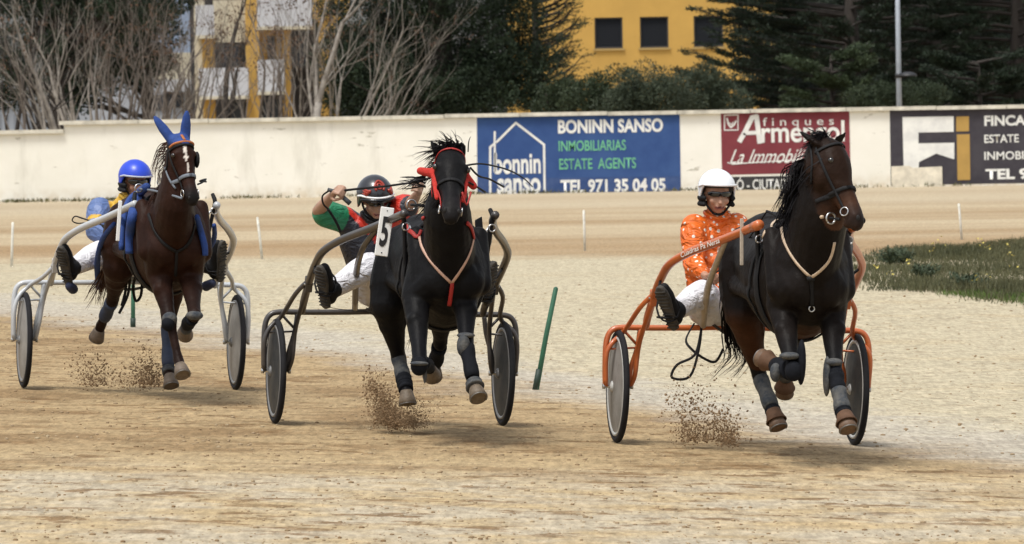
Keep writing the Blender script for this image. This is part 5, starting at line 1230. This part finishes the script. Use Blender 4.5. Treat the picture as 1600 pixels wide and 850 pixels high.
tail(r2, X2, hair_b, [(660, 440, .72), (658, 480, .55), (652, 515, .42), (650, 545, .32)], 50, .03)
loose_strap(r2, X2, 'trailing_strap', [(505, 470, .6), (515, 480, .5), (550, 485, .2), (585, 488, .1), (605, 480, .1)], .005, leather)
loose_strap(r2, X2, 'trailing_strap', [(585, 468, .5), (590, 478, .4), (596, 487, .3), (600, 484, .3)], .005, leather)
green = (.012, .17, .075); navy = (.010, .012, .022); red = (.50, .025, .012)
def jfn(p, j):
    F = r2.M @ p; 
    sh, el = j['shl'], j['ell']; shr, elr = j['shr'], j['elr']
    ab = el-sh; t = (p-sh).dot(ab)/ab.length_squared; dist = (p-sh-ab*t).length
    if t > .16 and dist < .12 and p.x < sh.x+.05: return green
    ab = elr-shr; t = (p-shr).dot(ab)/ab.length_squared
    if t > -.2 and (p-shr).length < .21 and p.x > shr.x-.05: return red if t > .1 else green
    # sash from the left shoulder down across the chest
    a0 = j['shl'].lerp(j['neck'], .40); a1 = j['pelvis']+V((.16, -.1, .06)); ab = a1-a0; n_ = V((ab.z, 0, -ab.x)).normalized(); dd = (p-a0).dot(n_)
    if abs(dd) < .019 and p.y < j['chest'].y+.05: return red
    if -.052 < dd < -.030 and p.y < j['chest'].y+.05 and p.z > j['chest'].z: return (.10, .12, .15)
    return navy
jm = mat('navy_vest_silk', (1, 1, 1), .5, attr=True); cloth_bump(jm)
hm2 = mat('dark_helmet_shell', (.007, .008, .013), .3, coat=.6)
Q2 = person(r2, 'driver with black helmet and green sleeves raising a whip on the bronze sulky', dict(base=L(-.05, -.03, .72), face=(.12, -1, -.28), up=(-.05, -.25, 1),
  j=dict(pelvis=(592, 450, -.03), chest=(572, 372, .10), neck=(583, 340, .20), head=(586, 312, .27), shl=(540, 344, .12), ell=(497, 330, .20), hal=(519, 305, .42), shr=(616, 330, .15), elr=(640, 322, .34), har=(653, 302, .56),
         hil=(580, 448, .03), knl=(578, 414, .44), anl=(516, 455, .70), tol=(509, 410, .80), hir=(612, 448, .05), knr=(655, 410, .42), anr=(752, 452, .75), tor=(757, 418, .82)),
  hnl=(.55, -.6, -.1), hnr=(-.6, -.2, .3), jacket=jm, jfn=jfn, trousers=wt, sleeve=.36, skin=(.34, .20, .135), gl=1.25,
  helmet=dict(m=hm2, rim=mat('white_visor_line', (.78, .78, .78), .4), front=.10, side=-.62, liner=False)))
F = Q2['F']; he = Q2['helmet']; rdm = mat('helmet_red', (.30, .03, .015), .35)
def helm_pt(az, el, k=1.012): return F(math.cos(el)*math.sin(az)*.114*k, math.sin(el)*.121*k+.035, math.cos(el)*math.cos(az)*.136*k-.008)
mb = MB()
for rr, th in ((.30, .0085), (.15, .006)): mb.tube([helm_pt(.0+rr*math.cos(t)*1.1, .72+rr*math.sin(t)) for t in np.linspace(-.9 if rr > .2 else -3.2, 4.04 if rr > .2 else 3.1, 24)], th, 6)
mb.build('emblem', rdm, he)
for s in (-1, 1):
    mb = MB(); 
    for q in (0, 1, 2): mb.tube([helm_pt(s*(.55+.1*q), .42-.05*q), helm_pt(s*(.80), .40-.09*q), helm_pt(s*1.10, .52-.14*q)], [.012, .011, .002], 6, smooth=3)
    mb.build('flame_mark', rdm, he)
mb = MB(); pts = [helm_pt(a_, .06-.20*abs(a_/1.0)**2*.3, 1.02) for a_ in np.linspace(-1.0, 1.0, 15)]
for a_, b_ in zip(pts[:-1], pts[1:]): mb.cap(a_-Q2['up']*.012, b_-Q2['up']*.012, .015, .015, 8)
mb.build('visor', mat('dark_visor', (.006, .006, .008), .1), he)
# whip held up in the raised hand
wroot2 = put(r2, 'whip', 'thin black driving whip held up by the driver with green sleeves', 'whip', r2.J(522, 300, .47)); wo = -r2.J(522, 300, .47)
mb = MB(); mb.tube([r2.J(512, 296, .47), r2.J(528, 302, .49), r2.J(547, 318, .52)], [.011, .014, .016], 8, smooth=3); mb.build('handle', mat('whip_grip', (.035, .04, .045), .6), wroot2, True, wo)
mb = MB(); mb.tube([r2.J(527, 299, .48), r2.J(560, 295, .6), r2.J(610, 290, .9), r2.J(662, 281, 1.3), r2.J(705, 265, 1.7), r2.J(745, 256, 2.0), r2.J(775, 260, 2.1), r2.J(800, 268, 2.15), r2.J(820, 280, 2.2), r2.J(832, 292, 2.2)], [.009, .008, .0075, .007, .007, .006, .0055, .005, .004, .003], 6, smooth=5); mb.build('lash', leather, wroot2, True, wo)
mb = MB(); mb.tube([r2.J(514, 298, .47), r2.J(504, 306, .45), r2.J(505, 318, .43), r2.J(512, 326, .42)], .006, 5, smooth=5); mb.tube([r2.J(512, 326, .4), r2.J(524, 345, .38), r2.J(532, 362, .36)], .009, 5, smooth=4); mb.build('wrist_loop', leather, wroot2, True, wo)

# ---- last rig: white sulky, chestnut horse in a blue ear hood
r3 = Rig(203, 607.5, 44.6, 11.5)
wm3 = mat('white_tube_paint', (.44, .46, .48), .35, var=.08, vs=4, coat=.3); blm = mat('blue_cloth', (.012, .045, .20), .8, var=.2, vs=30, bump=.3, bs=120)
f3 = [r3.J(105, 406, .72), r3.J(336, 402, .76)]
s_3 = sulky(r3, 'white tubed racing sulky with blue striped shafts behind the chestnut horse', wm3, grey_disc, rimd, dict(T=.745, r=.335, hc=.735, S=(.588, .36, .84), shaft=[(a_, b_, c_+.03-.07*min(1, b_/.7)) for a_, b_, c_ in SHAFT], brace=[(a_, b_, c_-.09*min(1, b_/.5)) for a_, b_, c_ in BRACE], bracem=blm, foot=f3, stripe=mat('blue_stripe', (.04, .10, .28), .5), tr=.0155))
plate(r3, s_3, 186, 345, .026, .27, R(3), 0, 1.85, '')
for s in (-1, 1):
    mb = MB(); c = f3[0 if s < 0 else 1]; mb.cap(c+V((-s*.05, .05, -.20)), c+V((-s*.02, .0, -.18)), .036, .032, 12); mb.build('leg_rest', mat('navy_pad', (.012, .02, .06), .7), s_3)
X3 = horse(r3, 'chestnut trotter with blue ear hood and white blaze running last on the left', dict(name='chestnut', torso=(-.03, 1.52, .01, .97),
  legs=[dict(k='fore', s=1, j=[(297, 428, 2.15), (304, 492, 2.52), (292, 508, 2.26), (290, 514, 2.18)], toe=(288, 532, 2.06), boots=[('c', .3, .95, .044, .044, boot_black)], pads=[((304, 493, 2.54), (.058, .045, .032), boot_grey), ((291, 512, 2.2), (.040, .05, .05), boot_grey)]),
        dict(k='fore', s=-1, j=[(248, 425, 2.15), (266, 503, 2.38), (279, 562, 2.48), (282, 572, 2.52)], toe=(288, 596, 2.60), boots=[], pads=[((265, 499, 2.40), (.052, .055, .05), boot_grey), ((263, 506, 2.42), (.045, .05, .05), boot_black)]),
        dict(k='hind', s=-1, j=[(186, 415, 1.05), (176, 468, .70), (158, 508, .40), (155, 516, .36)], toe=(146, 542, .28), boots=[('c', .1, .7, .046, .044, boot_navy)]),
        dict(k='hind', s=1, j=[(268, 435, 1.15), (262, 515, 1.05), (263, 576, 1.22), (265, 588, 1.27)], toe=(269, 612, 1.33), boots=[('c', -.05, .95, .045, .043, boot_navy), ('p', .0, .6, .045, .045, boot_grey)])],
  neck=[(272, 325, 2.38), (277, 275, 2.44)], na=[.135, .10], nb=[.20, .155], poll=(279, 222, 2.48), muz=(302, 316, 2.70), face=(.22, -.9, .35), hood=True, ears=None,
  cols=((.021, .0088, .0056), (.016, .008, .006), (.026, .012, .009)), head=(.023, .0088, .0054), hoof=(.12, .09, .065), blaze=[(289, 229), (291, 246), (295, 268)], bw=[.010, .005]))
gear(r3, X3, leather, chrome)
K = X3['K']; hs_ = X3['hs']
mb = MB()
for s in (-1, 1):
    b = K(-.02, s*.055, .005); tp = r3.J(*((240, 181, 2.46) if s < 0 else (292, 172, 2.48))); d = tp-b; Ln = d.length; d.normalize(); x = d.cross(X3['nf']).normalized()
    mb.ring([(b+d*Ln*t, x*q_, X3['nf']*q_*.7) for t, q_ in ((-.2, .034), (0, .038), (.2, .037), (.5, .036), (.8, .026), (.95, .014), (1.0, .005))], 14)
mb.ell(K(.0, 0, .005), (.096*hs_, .105*hs_, .07*hs_)); mb.ell(K(.07, 0, .05), (.088*hs_, .085*hs_, .045*hs_))
me_ = remesh(mb, .007, 3); link('ear_hood', me_, blm, X3['root'], X3['off'])
bvh_h = bvh_of(me_)
mb = MB(); om3 = mat('orange_piping', (.38, .12, .03), .6)
pts = []
for i in range(15):
    a_ = math.radians(12+156*i/14); h = X3['bvh'].ray_cast(K(.115, 0, 0)+(X3['sf']*math.cos(a_)+X3['nf']*math.sin(a_))*.25, -(X3['sf']*math.cos(a_)+X3['nf']*math.sin(a_)))
    if h[0]: pts.append(h[0]+h[1]*.010)
mb.tube(pts, .0085, 6); fin(mb, 'hood_piping', om3, X3)
mb = MB(); h0 = []
for t in (.09, .05, .0, -.03):
    h = bvh_h.ray_cast(K(t, 0, .4), -X3['nf']); 
    if h[0]: h0.append(h[0]+h[1]*.002)
if len(h0) > 1: mb.tube(h0, .011, 6, flat=.3); fin(mb, 'hood_stripe', om3, X3)
headgear(X3, leather, chrome, .010, nose=.60, brow=.15, nm=grey_st, browm=leather)
mb = MB(); bb = K(.30, .105, -.0); mb.ell(bb+X3['sf']*.014, (.018, .055, .055), None, 14, 10); fin(mb, 'blinker', leather, X3)
mb = MB(); ssp(r3, X3, [(258, 243), (259, 262), (265, 280), (275, 295)], mb, .007, .004); fin(mb, 'cheek_strap', grey_st, X3)
rein(r3, X3, 'rein', [(218, 295, 2.0), (240, 298, 2.25), (268, 305, 2.55), (284, 310, 2.68)], .008, grey_st)
mb = MB(); ringo(mb, r3.J(217, 294, 2.02), .028, V((.3, -1, 0)), .005); fin(mb, 'terret_ring', chrome, X3)
rein(r3, X3, 'rein', [(309, 288, 2.6), (316, 285, 2.5), (322, 280, 2.35), (312, 283, 2.5), (322, 284, 2.3)], .006, leather)
# blue quilted pads hanging down each shoulder
for pts, wd_ in (([(229, 292), (219, 308), (212, 335), (208, 365), (207, 396)], .034), ([(303, 338), (310, 360), (316, 385), (317, 398)], .022), ([(222, 300), (204, 318), (196, 350), (194, 392)], .022)):
    mb = MB(); ps = []
    for x, y in pts:
        h, nn = r3.hit(x, y, X3['bvh'], .02); ps.append(h if h is not None else r3.J(x, y, 2.15))
    mb.tube(ps, [wd_*.8]+[wd_]*(len(ps)-2)+[wd_*.85], 10, smooth=4); fin(mb, 'shoulder_pad', blm, X3)
mb = MB(); ssp(r3, X3, [(233, 335), (245, 365), (262, 385), (275, 392)], mb, .012, .005); ssp(r3, X3, [(303, 350), (298, 372), (290, 385), (276, 392)], mb, .012, .005); ssp(r3, X3, [(276, 392), (275, 410), (274, 430)], mb, .010, .005); fin(mb, 'breast_strap', leather, X3)
wind_mane(X3, hair_c, 220, .14, V((-.8, .4, -.2)), .15, .006, .9, .3)
tail(r3, X3, hair_c, [(172, 400, .72), (164, 430, .5), (155, 455, .35), (148, 475, .25)], 60, .045)
for pts in ([(212, 430, 1.0), (208, 450, .9), (212, 470, .9), (220, 462, .9), (222, 440, .9)], [(198, 430, 1.0), (196, 455, .95), (190, 478, .95)], [(203, 430, 1.0), (200, 460, .95), (186, 490, .95)]):
    loose_strap(r3, X3, 'trailing_strap', pts, .010, leather)
yb = (.55, .33, .03); lb = (.09, .145, .32)
def jfn3(p, j):
    ab = j['ell']-j['shl']; t = (p-j['shl']).dot(ab)/ab.length_squared
    if (p-j['neck']).length < .15 and p.z > j['neck'].z-.09: return yb
    if .55 < t < .72 and p.x < j['shl'].x+.1: return yb
    if math.sin(p.z*16+p.x*6) > .93: return (.3, .22, .06)
    return lb
jm3 = mat('blue_yellow_silk', (1, 1, 1), .5, attr=True); cloth_bump(jm3)
Q3 = person(r3, 'driver in a blue and yellow jacket with a royal blue helmet on the white sulky', dict(base=L(-.06, -.04, .75), face=(.22, -1, -.12),
  j=dict(pelvis=(186, 408, -.03), chest=(182, 344, .0), neck=(203, 312, .10), head=(211, 284, .14), shl=(156, 328, .05), ell=(149, 362, .20), hal=(180, 372, .42), shr=(220, 325, .05), elr=(230, 360, .20), har=(235, 365, .42),
         hil=(172, 410, .02), knl=(156, 394, .42), anl=(111, 420, .70), tol=(104, 388, .78), hir=(205, 410, .02), knr=(255, 390, .42), anr=(334, 418, .74), tor=(336, 385, .80)),
  hnl=(.6, -.3, .2), hnr=(-.6, -.3, .2), jacket=jm3, jfn=jfn3, trousers=wt, skin=(.34, .17, .11),
  helmet=dict(m=mat('blue_helmet_cover', (.016, .055, .52), .35, var=.1, vs=20), rim=mat('silver_rim', (.4, .42, .5), .4), front=.12, side=-.45, liner=True)))
wr = put(r3, 'whip', 'black whip with a looped end held by the driver in blue and yellow', 'whip', r3.J(176, 372, .5)); wo = -r3.J(176, 372, .5)
mb = MB(); mb.tube([r3.J(178, 372, .5), r3.J(160, 352, .4)], .010, 7); mb.build('handle', leather, wr, True, wo)
mb = MB(); mb.tube([r3.J(160, 352, .4), r3.J(140, 345, .3), r3.J(128, 341, .25), r3.J(117, 338, .2), r3.J(113, 345, .2), r3.J(122, 349, .2), r3.J(138, 347, .3)], [.006, .006, .006, .005, .005, .005, .003], 5, smooth=4); mb.build('lash', leather, wr, True, wo)
# ------------------------------------------------------------------ sand kicked up by the hooves
def spray(rig, label, clusters, seed):
    rs = random.Random(seed); mb = MB()
    for (x0, y0, x1, y1, wpx, v, n, big) in clusters:
        for _ in range(int(n*2.0)):
            t = rs.random()**1.4; px = x0+(x1-x0)*t+rs.gauss(0, wpx*(.7+t*.6)); py = y0+(y1-y0)*t+rs.gauss(0, 4+14*t)
            p = rig.J(px, py, v+rs.gauss(0, .10)); 
            if (rig.M @ p).z < gz(*(rig.M @ p)[:2])+.003: continue
            r = rs.choice([.0012, .0014, .0016, .0018, .0024, .0055 if big else .0035])*rs.uniform(.7, 1.2)
            mb.ell(p, (r*rs.uniform(.7, 1.8), r, r*rs.uniform(.7, 1.5)), Matrix.Rotation(rs.uniform(0, 3), 3, 'Y'), 4, 3)
    me = mb.mesh('flying_sand', False); o = link('flying_sand', me, mat('flying_sand_grain', (.30, .20, .11), .95, col2=(.15, .095, .05), vs=30)); o.matrix_world = rig.M
    tag(o, label, 'flying sand', kind='stuff')
spray(r1, 'sand kicked up behind the hooves of the leading dark bay horse', [(1080, 688, 1070, 612, 16, .5, 700, True), (1140, 690, 1125, 650, 14, .7, 700, True), (1110, 685, 1095, 650, 26, .6, 500, True), (1105, 640, 1095, 600, 30, .6, 110, True), (1095, 560, 1085, 600, 30, .4, 30, True)], 1)
spray(r2, 'sand kicked up around the hind hoof of the black horse', [(618, 664, 585, 600, 9, 1.0, 1500, True), (635, 662, 640, 640, 20, 1.1, 1500, False), (600, 660, 605, 630, 16, 1.0, 1200, False), (625, 640, 650, 580, 40, 1.0, 120, False), (585, 610, 572, 585, 6, 1.0, 160, True)], 2)
spray(r3, 'sand kicked up behind the hooves of the chestnut horse', [(150, 598, 135, 565, 16, .3, 700, True), (232, 600, 230, 560, 12, .9, 800, True), (200, 600, 205, 575, 26, .7, 400, True), (185, 560, 190, 530, 40, .5, 60, False)], 3)
# collars, cuffs and the deep creases of the silks
for rig, Q, m_ in ((r1, Q1, orange_j), (r2, Q2, jm), (r3, Q3, mat('yellow_collar_silk', yb, .6))):
    F = Q['F']; mb = MB(); pts = []
    for i in range(19):
        a_ = 2*math.pi*i/18; pts.append(Q['j']['neck'].lerp(F(0, 0, 0), .12)+Q['sx']*.070*math.cos(a_)+Q['fd']*.066*math.sin(a_)+V((0, 0, .012*math.cos(2*a_)-.012*math.sin(a_))))
    mb.tube(pts, .016, 8); fin(mb, 'collar', m_, Q)
# welded joints and bolts on the sulky tubes
for s_, tm_ in ((s_1, om), (s_2, bz), (s_3, wm3)):
    for s in (-1, 1):
        mb = MB(); p = L(s*.588, .38, .885 if s_ is not s_3 else .86); mb.box(p, (.022, .03, .045), Matrix.Rotation(.5, 3, 'X')); b_ = mb.build('bracket', tm_, s_, False, None, .005)
        mb = MB(); mb.tube([p+V((-.03, 0, 0)), p+V((.03, 0, 0))], .009, 6); mb.build('bolt', chrome, b_)
